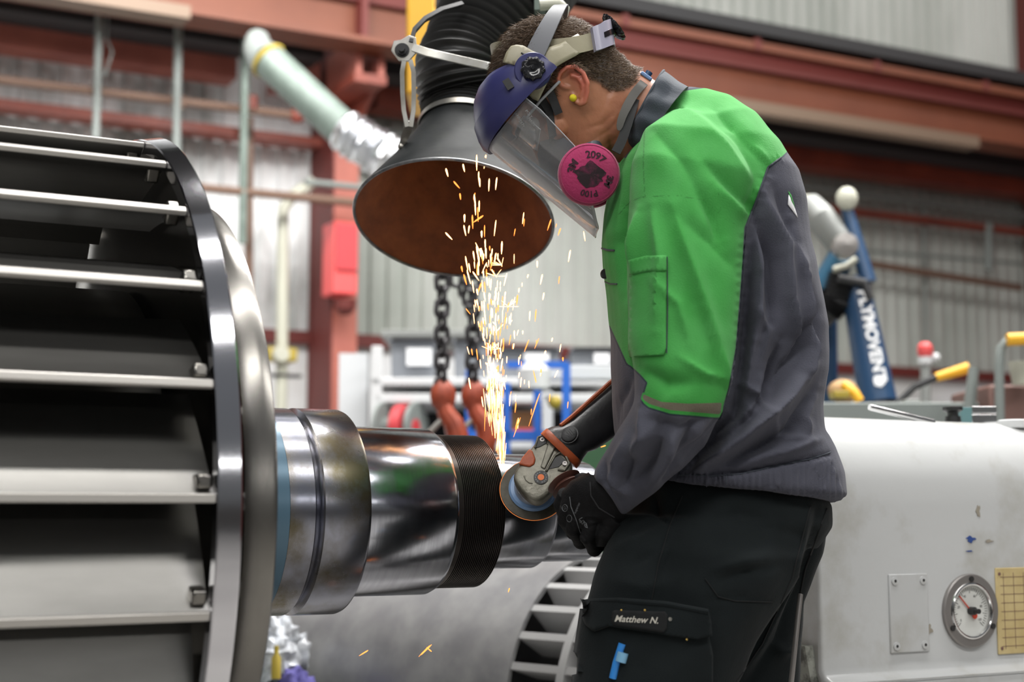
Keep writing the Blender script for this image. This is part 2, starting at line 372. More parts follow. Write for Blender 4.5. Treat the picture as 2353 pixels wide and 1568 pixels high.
MB().box((q0.x, 8.3, q0.z), (q1.x, 8.5, q1.z)).build('box_body', 'redbox', t, 0, bevel=.01)
MB().box((q0.x+.01, 8.28, q1.z-.3), (q1.x-.01, 8.3, q1.z-.02)).build('top_panel', 'reelred', t, 0)
MB().lathe(W(793, 690, 8.36), (0, 0, -1), [(0, .07), (.06, .06), (.09, .03)], 16).build('outlet', 'darkred', t)
tag(MB().box((xr, 8.4, 0), (xr+.3, 8.9, 7.3)).build('corner_column', 'darkred', smooth=0), 'dark red corner column at the right edge of the picture', 'column')
# pale duct
t = thing('air_duct', W(600, 200, 6.8), 'pale green diagonal air duct with foil-wrapped lower end', 'duct')
A = W(618, 140, 6.8); B = W(790, 300, 6.5)
b = MB().tube([A, B], .088, 20); b.build('duct_pipe', 'galv', t)
MB().tube([W(592, 90, 7.0), W(592, 112, 6.95), W(604, 130, 6.85), A], [.06, .072, .085, .088], 20).build('elbow', 'greypaint', t)
MB().torus(A, (B-A).normalized(), .088, .012, 24, 8).build('collar', 'olive', t)
pts = []; rr = []
E_ = W(925, 385, 6.3)
for k in range(25): pts.append(B.lerp(E_, k/24)); rr.append(.105+.010*math.sin(k*2.1)+random.uniform(-.008, .008))
MB().tube(pts, rr, 20).build('foil_sleeve', 'foil', t)
# pipes on the wall at right
y = 8.7
pipe('wall_pipe', [W(1970, 602, y), W(2345, 662, y)], .03, 'brownpipe', 'brown horizontal pipe across the pale wall at right')
pipe('thin_wall_pipe', [W(1960, 575, y), W(2353, 607, y)], .016, 'greypaint', 'thin grey horizontal pipe above the brown wall pipe at right')
pipe('vertical_conduit', [W(2272, 515, y), W(2272, 622, y)], .035, 'greypaint', 'short grey vertical conduit on the pale wall at right')
pipe('tall_vertical_conduit', [W(2124, 470, y+.1), W(2130, 868, y+.1)], .014, 'greypaint', 'thin grey vertical conduit on the pale wall behind the red-topped post')
# ---------------------------------------------------------------- clutter along the wall
# white partition and shelf unit behind the shaft
y = 8.0
t = thing('shelf_unit', H(1010, 1150, 6.6), 'white framed storage shelf with grey bins behind the sparks', 'shelf')
YS = 6.6; YB = 7.3     # front and back of the unit in ground distance
def fbox(x0, y0, x1, y1, d0, d1):
    """box whose front face spans image points at ground distance d0 and reaches back to d1, square to the hall"""
    a = H(x0, y1, d0); b = H(x1, y0, d0); w = (b-a).dot(R_); h = b.z-a.z; dd = d1-d0
    c = a+R_*w/2+UP*h/2+G*dd/2
    return c, (w/2, dd/2, h/2), (R_, G, UP)
def fb(m, *a): c, h, ax = fbox(*a); return m.box(c, h, ax)
fb(MB(), 852, 868, 1400, 886, YS, YB).build('shelf_board', 'white', t, bevel=.005)
fb(MB(), 862, 905, 1400, 926, YS, YB).build('shelf_board', 'white', t, bevel=.005)
fb(MB(), 845, 795, 878, 1612, YS, YS+.05).build('upright', 'white', t, bevel=.003)
fb(MB(), 1248, 900, 1270, 1612, YS, YS+.05).build('upright', 'whitegrey', t, bevel=.003)
fb(MB(), 870, 925, 1400, 1600, YB-.03, YB).build('back_panel', 'dark', t, 0)
fb(MB(), 862, 1015, 1400, 1030, YS, YB).build('bottom_board', 'whitegrey', t, 0)
tag(fb(MB(), 770, 812, 845, 1500, 6.75, 6.85).build('partition_panel', 'whitegrey', smooth=0), 'pale grey partition panel left of the shelf unit', 'panel')
def bin_(x0, y0, x1, y1, d, lab, lb, mt='bin'):
    o = thing('storage_bin', H((x0+x1)/2, y1, d+.2), lab, 'bin', 'grey storage bins on the shelf')
    b = MB(); a0, a1 = H(x0, y1, d), H(x1, y0, d)
    w = (a1-a0).dot(R_); h = a1.z-a0.z
    for z0_, z1_, k in ((0, .88, .94), (.88, 1, 1.0)):
        c = a0+R_*w/2+G*.2; 
        r0 = [c+R_*(sx*w/2*(k-.04*(z1_ < 1)))+G*(sy*.2*(k-.03*(z1_ < 1)))+UP*(h*z0_) for sx, sy in ((-1, -1), (1, -1), (1, 1), (-1, 1))]
        r1 = [c+R_*(sx*w/2*k)+G*(sy*.2*k)+UP*(h*z1_) for sx, sy in ((-1, -1), (1, -1), (1, 1), (-1, 1))]
        b.rings([r0, r1])
    b.build('bin_body', mt, o, bevel=.006)
    fb(MB(), x0+6, y0-3, x1-6, y0+5, d-.015, d+.42).build('bin_lid', 'dark', o, bevel=.004)
    if lb: fb(MB(), *lb, d-.012, d+.001).build('paper_label', 'label', o, 0)
    return o
bin_(893, 778, 1003, 868, 6.68, 'grey lidded bin with large white label, leftmost on the shelf', (934, 800, 992, 840))
bin_(1040, 780, 1120, 868, 6.68, 'grey lidded bin behind the hanging chains', None)
bin_(1140, 800, 1290, 868, 6.68, 'grey lidded bin with pale label behind the sparks', (1205, 812, 1262, 845))
bin_(1310, 800, 1420, 868, 6.68, 'grey lidded bin with white label, rightmost on the shelf', (1365, 812, 1402, 836))
tag(fb(MB(), 875, 758, 1130, 775, 6.7, 7.3).build('grey_sheet', 'greyalu', bevel=.004), 'flat grey sheet lying on top of the left bins', 'sheet')
# blue frame
t = thing('blue_trolley_frame', H(1200, 1180, 6.2), 'blue tubular frame standing in front of the shelf', 'frame')
for x, y0, y1 in ((1075, 850, 1639), (1165, 880, 1639), (1235, 840, 1639), (1303, 835, 1639)): fb(MB(), x-8, y0, x+8, y1, 6.1, 6.14).build('post', 'blue', t, 0)
fb(MB(), 1165, 830, 1306, 846, 6.1, 6.14).build('cross_bar', 'blue', t, 0); fb(MB(), 1070, 990, 1310, 1012, 6.1, 6.14).build('cross_bar', 'blue', t, 0)
MB().lathe(H(1228, 862, 5.95), UP, [(-.06, .03), (-.055, .06), (.02, .065), (.045, .04), (.06, .0)], 20).build('jar', 'white'); tag(bpy.data.objects['jar'], 'white jar in front of the blue cross bar', 'jar')
# hose reel
t = thing('hose_reel', H(935, 980, 6.45), 'grey and red hose reel under the shelf', 'reel')
c = H(915, 985, 6.6)
MB().lathe(c-R_*.07, R_*.9-G*.35, [(0, 0), (0, .115), (.015, .115), (.015, .05), (.06, .05)], 32).build('side_disc', 'greypaint', t)
MB().lathe(c-R_*.0, R_*.9-G*.35, [(0, .105), (.05, .105), (.05, .04), (.09, .04)], 32).build('red_drum', 'reelred', t)
MB().lathe(c+R_*.07, R_*.9-G*.35, [(0, 0), (0, .115), (.02, .115), (.02, 0)], 32).build('side_disc', 'greypaint', t)
tag(fb(MB(), 1150, 945, 1225, 1000, 6.75, 6.95).build('cardboard_box', 'cardboard', bevel=.004), 'cardboard box under the shelf right of the sparks', 'box')
tag(fb(MB(), 1180, 985, 1232, 1010, 6.6, 6.7).build('red_box', 'reelred', bevel=.004), 'small red box under the shelf beside the blue post', 'box')
tag(fb(MB(), 1250, 840, 1420, 872, 6.25, 6.35).build('pale_board', 'whitegrey', bevel=.004), 'pale board leaning over the green cover', 'board')
tag(MB().sphere(H(1275, 925, 6.0), .03, 10).build('yellow_ball', 'olive'), 'small yellow ball beside the green cover', 'ball')
# green cover
pl = [(1252, 1715), (1256, 1075), (1275, 1010), (1320, 950), (1380, 905), (1470, 872), (1600, 862), (1640, 900), (1640, 1715)]
rs = []
for k in range(13):
    u = k/12; s_ = 1-.06*abs(2*u-1)**4; rs.append([H(1450+(x-1450)*s_+5*math.sin(7*u+i*1.3), 1715+(y-1715)*s_, 5.3)+G*(.8*u) for i, (x, y) in enumerate(pl)])
o = MB().rings(rs).build('green_cover', 'green', None, 25)
tag(o, 'dark green fabric cover over a machine behind the angle grinder', 'cover')
# chains with orange hooks
def chain(x0, y0, x1, y1, d, lab, n=10):
    t = thing('hoist_chain', H(x0, y0, d), lab, 'chain', 'chains hanging from the hoist')
    a = H(x0, y0, d); b_ = H(x1, y1, d)
    for k in range(n):
        c = a.lerp(b_, (k+.5)/n); L = (b_-a).length/n
        for s in ((0,), ):
            ax = (R_*math.cos(k*PI/2+.5)+G*math.sin(k*PI/2+.5))
            lk = MB(); w = L*.50; h = L*.42
            pts = [c+ax*(w*math.cos(q))+UP*(h*1.0*math.sin(q)+math.copysign(L*.28, math.sin(q))) for q in [2*PI*j/12+.01 for j in range(12)]]
            rs = []
            nrm = ax.cross(UP)
            for j in range(12):
                dd = (pts[(j+1) % 12]-pts[j-1]).normalized(); y_ = dd.cross(nrm)
                rs.append([pts[j]+(nrm*math.cos(z)+y_*math.sin(z))*L*.20 for z in [2*PI*i/6 for i in range(6)]])
            lk.rings(rs, False, True); lk.build('chain_link', 'chain', t)
    return t
chain(1018, -120, 1015, 905, 4.6, 'left black hoist chain hanging below the extraction hood', 35)
chain(1040, 628, 1100, 720, 4.65, 'short slanting black chain under the hood rim', 4)
chain(1092, -120, 1086, 905, 4.7, 'right black hoist chain partly behind the sparks', 35)
def hook(px, py, d, lab, s=1.):
    t = thing('lifting_hook', H(px, py, d), lab, 'hook', 'orange hooks on the chains')
    c = H(px, py, d)
    pts = [c+R_*(a*.001*s)+UP*(-b_*.001*s) for a, b_ in ((0, 0), (8, 30), (30, 60), (42, 95), (36, 130), (5, 150), (-30, 140), (-48, 110), (-44, 85))]
    MB().tube(pts, [.024*s, .027*s, .03*s, .034*s, .034*s, .032*s, .028*s, .02*s, .012*s], 10).build('hook_body', 'hookorange', t)
    MB().sphere(c+UP*.02, .042*s, 12, (1, .7, 1.2)).build('swivel', 'hookorange', t)
    MB().tube([c+R_*.005*s-UP*.045*s, c-R_*.045*s-UP*.095*s], .009*s).build('latch', 'zinc', t)
hook(1018, 925, 4.6, 'left orange lifting hook above the steel shaft', 1.05)
hook(1088, 925, 4.7, 'right orange lifting hook beside the sparks', 1.05)
# yellow hoist column and grey hanger above the hood
t = thing('yellow_hoist', H(962, 100, 4.9), 'yellow hoist mast behind the black hose', 'hoist')
fb(MB(), 932, -60, 1003, 215, 4.9, 5.2).build('mast', 'yellow', t, bevel=.01)
fb(MB(), 1003, -60, 1020, 60, 4.95, 5.1).build('side_rail', 'greypaint', t, 0)
t = thing('hose_hanger', H(1275, -30, 2.9), 'pale green and clear hanger fitting behind the top of the head', 'fitting')
fb(MB(), 1228, -60, 1254, 22, 2.95, 2.99).build('strap', 'galv', t, 0)
MB().tube([H(1240, 12, 2.93), H(1285, 8, 2.93), H(1296, 20, 2.93), H(1290, 42, 2.93)], .012).build('hanger_loop', 'cream', t)

# ---------------------------------------------------------------- right side: extractor arm, benches
t = thing('extractor_arm', H(2010, 1000, 5.2), 'blue welding fume extractor arm with white letters behind the tailstock', 'extractor arm')
D = 5.2
a, b_ = H(1962, 640, D), H(2018, 925, D-.05)
MB().tube([a, b_], [.05, .066], 20).build('lower_tube', 'armblue', t)
MB().tube([b_-UP*0, b_-UP*.035], [.075, .08], 20).build('base_collar', 'dark', t)
MB().tube([H(1870, 700, D+.1), H(1935, 590, D)], [.05, .05], 20).build('upper_tube', 'armblue2', t)
MB().tube([H(1905, 660, D+.15), H(1908, 945, D+.2)], .028, 12).build('rear_post', 'armblue', t)
MB().tube([H(1945, 478, D), H(1995, 650, D-.04)], [.022, .03], 12).build('gas_spring', 'armblue', t)
MB().sphere(H(1946, 457, D-.02), .04, 16, (1, .7, 1.1), (R_, G, UP)).build('end_cap', 'cream', t)
MB().tube([H(1860, 470, D+.05), H(1885, 500, D), H(1930, 560, D)], [.045, .055, .05], 14).build('elbow', 'greyalu', t)
MB().sphere(H(1858, 478, D+.05), .05, 12).build('joint', 'cream', t)
MB().lathe(H(1938, 568, D-.1), -G, [(0, .0), (0, .045), (.05, .042), (.06, 0)], 20).build('friction_disc', 'bezel', t)
MB().tube([H(1915, 620, D-.06), H(1945, 612, D-.06), H(1968, 595, D-.06)], .012).build('bracket_strap', 'cream', t)
MB().tube([H(1925, 640, D-.07), H(1985, 650, D-.07), H(2000, 690, D-.07)], .016).build('linkage', 'dark', t)
pts = [H(1940, 630, D-.02), H(1925, 690, D), H(1900, 715, D+.02), H(1885, 690, D+.05)]
pp = []; rr = []
for i in range(37):
    u = i/36*3; k = min(int(u), 2); pp.append(pts[k].lerp(pts[k+1], u-k)); rr.append(.052+.006*math.cos(i*PI))
MB().tube(pp, rr, 16).build('black_hose', 'rubber', t)
axd = (b_-a).normalized(); rg = R_*1-axd*R_.dot(axd); rg.normalize(); fr = axd.cross(rg); fr = fr if fr.dot(G) < 0 else -fr
text_on('PLYMOVENT', 'lettering', 'label', t, a.lerp(b_, .50)+fr*.0665+rg*.004, axd, rg, .058, .002)
MB().lathe(a.lerp(b_, .86)+fr*.064, fr, [(0, 0), (0, .022), (.003, .022), (.003, 0)], 6).build('emblem', 'label', t, 0)
D = 4.6
tag(fb(fb(fb(MB(), 1860, 925, 2262, 975, D, D+.6), 1870, 975, 1900, 1800, D, D+.05), 2225, 975, 2255, 1800, D, D+.05).build('workbench', 'greypaint', bevel=.005), 'grey-green workbench top behind the white tailstock', 'bench')
for x in (1885, 2330):
    pass
t = thing('cloth_pile', H(1945, 925, D+.2), 'orange-brown and yellow rag on the bench next to the extractor base', 'rag')
b = MB(); b.sphere(H(1938, 900, D+.2), .045, 14, (1.3, .8, .9)); b.build('rag_body', 'cardboard', t)
MB().tube([H(1940, 885, D+.15), H(1965, 905, D+.12), H(1975, 922, D+.12)], .016).build('yellow_strap', 'yellow', t)
# red/white beacon on post
t = thing('signal_post', H(2126, 960, 5.6), 'small post with red and white cap by the pale wall', 'post')
MB().lathe(H(2126, 820, 5.6), UP, [(0, .022), (.015, .030), (.04, .028), (.055, .014)], 16).build('red_cap', 'redbox', t)
MB().lathe(H(2126, 842, 5.6), UP, [(0, .016), (.01, .026), (.035, .028)], 16).build('white_collar', 'white', t)
MB().tube([H(2127, 845, 5.6), H(2128, 1690, 5.6)], .02).build('stem', 'greyalu', t)
MB().sphere(H(2150, 822, 5.6), .018, 10).build('knob', 'white', t)
t = thing('barrow_handle', H(2190, 900, 4.9), 'yellow gripped lever with black linkage on the bench', 'lever')
MB().tube([H(2150, 868, 4.9), H(2225, 846, 4.9)], [.015, .02]).build('yellow_grip', 'yellow', t)
MB().tube([H(2060, 930, 4.9), H(2100, 890, 4.9), H(2150, 868, 4.9)], .012).build('linkage', 'dark', t)
pipe('leaning_post', [H(2238, 845, 4.5), H(2222, 985, 4.5), H(2180, 1815, 4.5)], [.016, .02, .02], 'greypaint', 'grey-green leaning post between yellow lever and steel block', 'post')
t = thing('hand_truck', H(2310, 1000, 4.3), 'grey tubular frame with yellow grip at right edge', 'frame')
pts = [H(2298, 1840, 4.3), H(2298, 990, 4.3), H(2296, 850, 4.3), H(2300, 800, 4.3), H(2316, 780, 4.3), H(2360, 776, 4.3), H(2420, 776, 4.3)]
MB().tube(pts, .014).build('frame_tube', 'greypaint', t)
MB().tube([H(2314, 781, 4.28), H(2400, 777, 4.28)], .019).build('yellow_grip', 'yellow', t)
tag(fb(MB(), 2306, 884, 2440, 1810, 4.5, 4.9).build('brown_cabinet', 'brownbox', bevel=.01), 'brown cabinet at the right edge behind the tailstock', 'cabinet')
tag(MB().lathe(H(2350, 885, 4.45), UP, [(0, .03), (.07, .04), (.07, .034), (.01, .026)], 20).build('white_cup', 'cream'), 'pale cup standing on the brown cabinet', 'cup')
for i, (x, y_) in enumerate(((1918, 912), (2010, 938), (2080, 932))):
    tag(fb(MB(), x, y_-14, x+34, y_+2, D+.02, D+.1).build('bench_tool', ('olive', 'dark', 'greyalu')[i], bevel=.003), ('small olive block on the bench left of the extractor base', 'small black block on the bench under the blue arm', 'small grey block on the bench behind the metal rod')[i], 'block')

# ---------------------------------------------------------------- second rotor on the floor behind
t = thing('spare_rotor', (0, 0, 0), 'second grey caged drum rotor lying on the floor behind the shaft', 'rotor')
c2 = H(1398, 1175, 3.8); R2 = .37; c2.z = R2+.005
aa = math.radians(-42); ax2 = (R_*math.cos(aa)+G*math.sin(aa)).normalized()
WLOC[t.name] = Vector((c2.x, c2.y, 0)); t.location = (c2.x, c2.y, 0)
MB().lathe(c2, ax2, [(-1.05, 0), (-1.05, R2*.93), (-1.03, R2), (-.02, R2), (-.02, R2-.012), (-.9, R2-.02), (-.9, 0)], 96).build('drum_shell', 'shell', t)
side = ax2.cross(UP)
for k in range(30):
    q = 2*PI*k/30; d = UP*math.cos(q)+side*math.sin(q)
    MB().box(c2+ax2*.13+d*(R2-.055), (.15, .009, .05), (ax2, d.cross(ax2), d)).build('vane', 'cage', t, 0)
MB().lathe(c2+ax2*.25, ax2, [(0, R2-.02), (.03, R2-.02), (.03, R2-.1), (0, R2-.1), (0, R2-.02)], 96, False).build('cage_ring', 'cage', t)
MB().lathe(c2+ax2*.125, ax2, [(0, R2-.001), (.022, R2-.001), (.022, R2-.06), (0, R2-.06), (0, R2-.001)], 96, False).build('inner_ring', 'cage', t)
for k in range(15):
    q = 2*PI*k/15; d = UP*math.cos(q)+side*math.sin(q)
    MB().tube([c2+ax2*.265+d*(R2-.09), c2+ax2*.2+d*.08], .012, 6).build('spoke', 'cage', t)
MB().lathe(c2, ax2, [(-.1, .09), (.30, .09), (.30, 0)], 32).build('hub', 'cage', t)
for sgn in (-1, ): 
    cc = c2+ax2*sgn*.8
# foil-like bags at the lower left, purple cloth
def bag(px, py, d, s, m, name, lab, cat, grp=None):
    c = H(px, py, d); b = MB().sphere(c, s, 26, (1, .9, 1.1)); me = b.mesh()
    for v in me.vertices:
        n = (v.co-c).normalized(); v.co += n*s*(.16*math.sin(9*n.x+px)+.12*math.sin(13*n.z+4*n.y+py)+.08*math.sin(23*n.x*n.z+11*n.y))
    return tag(link_mesh(me, name, m, None, 60), lab, cat, grp)
tag(MB().box((1.0, 3.4, 0), (1.30, 3.95, .40)).build('work_table', 'greypaint', bevel=.01), 'low grey table under the crumpled clear bags, bottom left', 'table')
M['clearbag'] = mat('crumpled_plastic', (.62, .65, .70), .12, col2=(.30, .31, .33), nscale=22, bump=1, bscale=25, ramp=(.42, .58))
bag(640, 1462, 3.9, .048, 'clearbag', 'plastic_bag', 'crumpled clear plastic bag just below the shaft collar', 'bag', 'crumpled plastic bags')
bag(628, 1520, 3.85, .06, 'clearbag', 'plastic_bag', 'crumpled clear plastic bag lower left beside the drum rim', 'bag', 'crumpled plastic bags')
bag(668, 1500, 3.95, .05, 'clearbag', 'plastic_bag', 'crumpled clear plastic bag at right of the lower bag heap', 'bag', 'crumpled plastic bags')
bag(678, 1590, 3.8, .05, 'purple', 'purple_cloth', 'purple cloth at the bottom edge beside the clear bags', 'cloth')
tag(MB().lathe(H(634, 1560, 3.75), UP, [(0, .012), (.05, .012), (.06, .006), (.08, .006)], 12).build('yellow_bottle', 'olive'), 'small olive-yellow bottle among the clear bags', 'bottle')

# ---------------------------------------------------------------- lathe work: rotor drum and turned shaft (axis along X)
AX = Vector((1, 0, 0)); AZ = .85
def L(x): return Vector((x, SY, AZ))
rot = thing('drum_rotor', (0.2, SY, 0), 'big polished steel rotor with rim, vanes and stepped shaft mounted in the lathe', 'rotor')
def lath(name, prof, m, n=128, parent=rot, **k): return MB().lathe(L(0), AX, prof, n, **k).build(name, m, parent, 30)
# outer ring: a flat polished band with inner lip
lath('rim_ring', [(.5594, .585), (.5594, .6043), (.5612, .6062), (.5885, .6122), (.5906, .611), (.5906, .585), (.5594, .585)], 'steelring', 192, cap=False)
lath('rim_ring_hub', [(.57, .585), (.58, .585), (.58, .30), (.57, .30), (.57, .585)], 'steelplate', 128, cap=False)
# end plate right of the ring with raised steps
lath('end_plate', [(.618, .35), (.618, .478), (.630, .499), (.648, .508), (.664, .5112), (.671, .510), (.676, .500), (.680, .478), (.682, .34), (.70, .24), (.72, .19), (.76, .185)], 'steelplate', 160, cap=False)
lath('spacer_drum', [(.5906, .455), (.60, .44), (.618, .44)], 'steelplate', 128, cap=False)
nv = 25
for k in range(nv):
    q = 2*PI*k/nv+.036; d = UP*math.cos(q)-Vector((0, 1, 0))*math.sin(q); tn = AX.cross(d)
    if d.z < -.80 or d.y > .60: continue
    # lugs that carry the end plate
    MB().box(L(.604)+d*.475, (.0135, .012, .022), (AX, tn, d)).build('lug', 'steelring', rot, bevel=.003)
    x0, x1 = -1.15, .559; top = []; bt = []
    for s_ in range(9):
        u = s_/8; qq = q-.31*u; r_ = .597-.115*u**.8
        p = (UP*math.cos(qq)-Vector((0, 1, 0))*math.sin(qq))*r_; t2 = (p.normalized()*.9+tn*.3).normalized()*.004
        top.append(L(0)+p+t2*.5); bt.append(L(0)+p-t2*.5)
    loop = top+bt[::-1]
    MB().rings([[p+AX*x0 for p in loop], [p+AX*x1 for p in loop]]).build('vane', 'vane', rot, 30)
    MB().box(L((x0+x1)/2)+d*.598, ((x1-x0)/2, .0062, .0045), (AX, tn, d)).build('vane_edge', 'vaneedge', rot, bevel=.002)
    MB().box(L(.546)+d*.578+tn*-.022, (.010, .010, .016), (AX, tn, d)).build('weld_block', 'steelplate', rot, bevel=.004)
lath('inner_drum', [(-1.15, .36), (.559, .36)], 'vane', 96, cap=False)
# stepped shaft
lath('blue_ring', [(.74, .16), (.74, .1765), (.8085, .1779), (.8092, .176), (.8092, .15)], 'bluering')
lath('rear_collar', [(.8092, .15), (.8092, .1772), (.852, .1778), (.8545, .1755), (.8565, .1700), (.862, .1680), (.8665, .1755), (.869, .1782), (.945, .1784), (.950, .1765), (.9514, .172), (.9514, .14)], 'heat')
lath('silver_journal', [(.9514, .14), (.9514, .1492), (1.118, .1494), (1.1262, .1455), (1.127, .13)], 'steel')
pr = [(1.127, .13), (1.127, .1385), (1.1395, .1389)]
nt_ = 22; x0, x1 = 1.1403, 1.2207; p_ = (x1-x0)/nt_
for k in range(nt_):
    a0 = x0+k*p_; pr += [(a0, .1335), (a0+p_*.12, .1333), (a0+p_*.35, .1388), (a0+p_*.72, .1389)]
pr += [(x1-.001, .1375), (x1, .13), (x1, .1)]
lath('threaded_collar', pr, 'thread')
lath('grinding_journal', [(1.2207, .10), (1.2207, .1054), (1.340, .1061), (1.3472, .102), (1.3472, .09)], 'steel')
lath('end_journal', [(1.3472, .09), (1.3472, .0945), (1.452, .0948), (1.459, .0925), (1.461, .088), (1.461, .0)], 'steel')
lath('centre_stub', [(1.461, .05), (1.53, .05), (1.56, .02), (1.60, .018)], 'steel', 48)

# ---------------------------------------------------------------- tailstock
FY = 2.2
t = thing('tailstock', (2.4, SY, 0), 'white enamelled lathe tailstock with gauge behind the man', 'machine')
def prof(x, dx=0, s=1.):
    zt_ = W(1930, 962, 2.37).z
    pts = [(FY-.03, 0), (FY-.03, .50), (FY-.028, .53), (FY-.003, .545), (FY, .56), (FY, .86)]
    for k in range(9):
        q = k/8*PI/2; pts.append((FY+.15-.15*math.cos(q), .86+(zt_-.86)*math.sin(q)))
    pts += [(SY+.2, zt_), (SY+.26, zt_-.03), (SY+.28, .8), (SY+.28, 0)]
    return pts
x_0 = 1.80
rs = []
for x in [x_0+.02, x_0+.025, 2.1, 2.4, 2.7, 3.2]:
    k = .985 if x == x_0+.02 else 1
    P_ = prof(x); rs.append([Vector((x-(.0 if z > .56 or x > 1.9 else -.10*(1-z/.56)-.0), SY+(y-SY)*k, z*k)) for y, z in P_])
MB().rings(rs).build('tailstock_body', 'lathe', t, 50, bevel=.004)
MB().prism([Vector((x_0-.002+.0, FY+.02, .60)), Vector((x_0+.05, FY+.02, .60)), Vector((x_0+.10, FY-.02, .30)), Vector((x_0+.04, FY+.0, .30))], (-.004, .10, 0)).build('worn_edge_strip', 'latheedge', t, 0)
# rounded spindle flange at the left end
zt_ = W(1930, 962, 2.37).z
b = MB().lathe(Vector((x_0-.015, SY, .85)), AX, [(0, .1), (0, .195), (.01, .215), (.04, .222), (.06, .214), (.075, .18)], 64)
b.build('spindle_flange', 'lathe', t, 60)
MB().lathe(Vector((1.60, SY, .85)), AX, [(0, .02), (.03, .055), (.23, .06)], 40).build('quill', 'steel', t)
NF = Vector((0, -1, 0))
def ON(px, py, o=0.): return W(px, py, FY-o)
# blank cover
c0, c1 = ON(2045, 1502), ON(2128, 1318)
ct = thing('_tmp', (0, 0, 0), 'x', 'x'); bpy.data.objects.remove(ct)
cc = (c0+c1)/2; w_, h_ = abs(c1.x-c0.x)/2, abs(c1.z-c0.z)/2
cov = MB().box(cc, (w_, .004, h_), (AX, Vector((0, 1, 0)), UP)).build('cover_plate', 'lathe', t, bevel=.002)
for sx in (-1, 1):
    for sz in (-1, 1):
        q = cc+AX*(w_-.013)*sx+UP*(h_-.013)*sz+NF*.004
        MB().lathe(q, NF, [(0, .008), (.0025, .008), (.003, .003), (.0015, .003), (.0015, 0)], 16).build('cover_screw', 'lathe', cov)
        MB().lathe(q, NF, [(0, .003), (.0033, .003), (.0033, 0)], 10).build('screw_socket', 'ink', cov)
# gauge
gc = ON(2227, 1404); 
ga = thing('dial_gauge', gc, 'round grey-rimmed dial gauge set in the tailstock front', 'gauge')
MB().lathe(gc, NF, [(0, .048), (0, .0725), (.006, .0725), (.008, .070), (.008, .054), (.006, .0525), (0, .0525)], 64).build('bezel', 'bezel', ga)
MB().torus(gc+NF*.008, NF, .0525, .0035, 64, 8).build('chrome_ring', 'chrome', ga)
MB().lathe(gc+NF*.0015, NF, [(0, 0), (0, .0525), (.0005, .0525), (.0005, 0)], 48).build('dial_face', 'dial', ga)
b = MB()
for k in range(41):
    q = -2.3+4.6*k/40; d = UP*math.cos(q)+AX*math.sin(q); l_ = .006 if k % 5 == 0 else .0035
    b.box(gc+NF*.0024+d*(.046-l_), (.0004, .0002, l_), (d.cross(NF), NF, d))
b.build('tick_marks', 'ink', ga, 0)
for k, s_ in enumerate(('0', '20', '40', '60', '80', '100')):
    q = -2.2+4.4*k/5; d = UP*math.cos(q)+AX*math.sin(q); text_on(s_, 'numerals', 'ink', ga, gc+NF*.0024+d*.031, AX, UP, .007)
nd = (-AX*.75+UP*.75).normalized(); MB().box(gc+NF*.005+nd*.016, (.0012, .0006, .026), (nd.cross(NF), NF, nd)).build('needle', 'redink', ga, 0)
MB().lathe(gc+NF*.0045-nd*.014, NF, [(0, .0065), (.001, .0065), (.001, 0)], 20).build('needle_tail', 'redink', ga)
MB().lathe(gc+NF*.003, NF, [(0, .008), (.012, .008), (.013, .005), (.024, .005), (.024, 0)], 16).build('centre_knob', 'ink', ga)
for q in (0, 2.1, -2.1):
    d = UP*math.cos(q)+AX*math.sin(q); MB().lathe(gc+NF*.008+d*.0625, NF, [(0, .0055), (.003, .0055), (.003, 0)], 12).build('bezel_screw', 'ink', ga)
# data plate
a0, a1 = ON(2292, 1505), ON(2440, 1302)
dp = tag(MB().box((a0.x, FY-.003, a0.z), (a1.x, FY, a1.z)).build('data_plate', 'plate', bevel=.002), 'yellowed engraved data plate at the right edge of the tailstock', 'plate')
for k in range(9):
    z = a0.z+(a1.z-a0.z)*(k+.9)/10; MB().box((a0.x+.012, FY-.0035, z), (a1.x-.008, FY-.003, z+.0009)).build('engraved_rule', 'brownbox', dp, 0)
for k in range(5): MB().box((a0.x+.02+.028*k, FY-.0035, a0.z+.01), (a0.x+.021+.028*k, FY-.003, a1.z-.01)).build('engraved_rule', 'brownbox', dp, 0)
for (x, z) in ((a0.x+.01, a0.z+.012), (a0.x+.01, a1.z-.012)): MB().lathe((x, FY-.003, z), NF, [(0, .0035), (.001, .0035), (.001, 0)], 10).build('rivet', 'brownbox', dp)
# stains and paint chips of their own shape
def blot(px, py, w, h, m, name, k0):
    c = ON(px, py, .0006); n = 14; poly = [c+AX*w*(1+.35*math.sin(3*q+k0)+.2*math.sin(5*q+k0))*math.cos(q)+UP*h*(1+.3*math.sin(4*q+k0))*math.sin(q) for q in [2*PI*i/n for i in range(n)]]
    MB().prism(poly, (0, -.0006, 0)).build(name, m, t, 0)
blot(2230, 1240, .011, .006, 'chip', 'paint_chip', 1); blot(2272, 1244, .010, .003, 'greaseprint', 'paint_chip', 2); blot(2228, 1267, .008, .0015, 'chip', 'paint_chip', 4)
blot(2248, 1175, .005, .012, 'greaseprint', 'grease_smudge', 5); blot(2135, 1447, .008, .009, 'greaseprint', 'grease_smudge', 3)
MB().box((x_0+.02, FY-.032, .532), (3.2, FY-.028, .536)).build('ledge_lip', 'lathe', t, 0, bevel=.003)
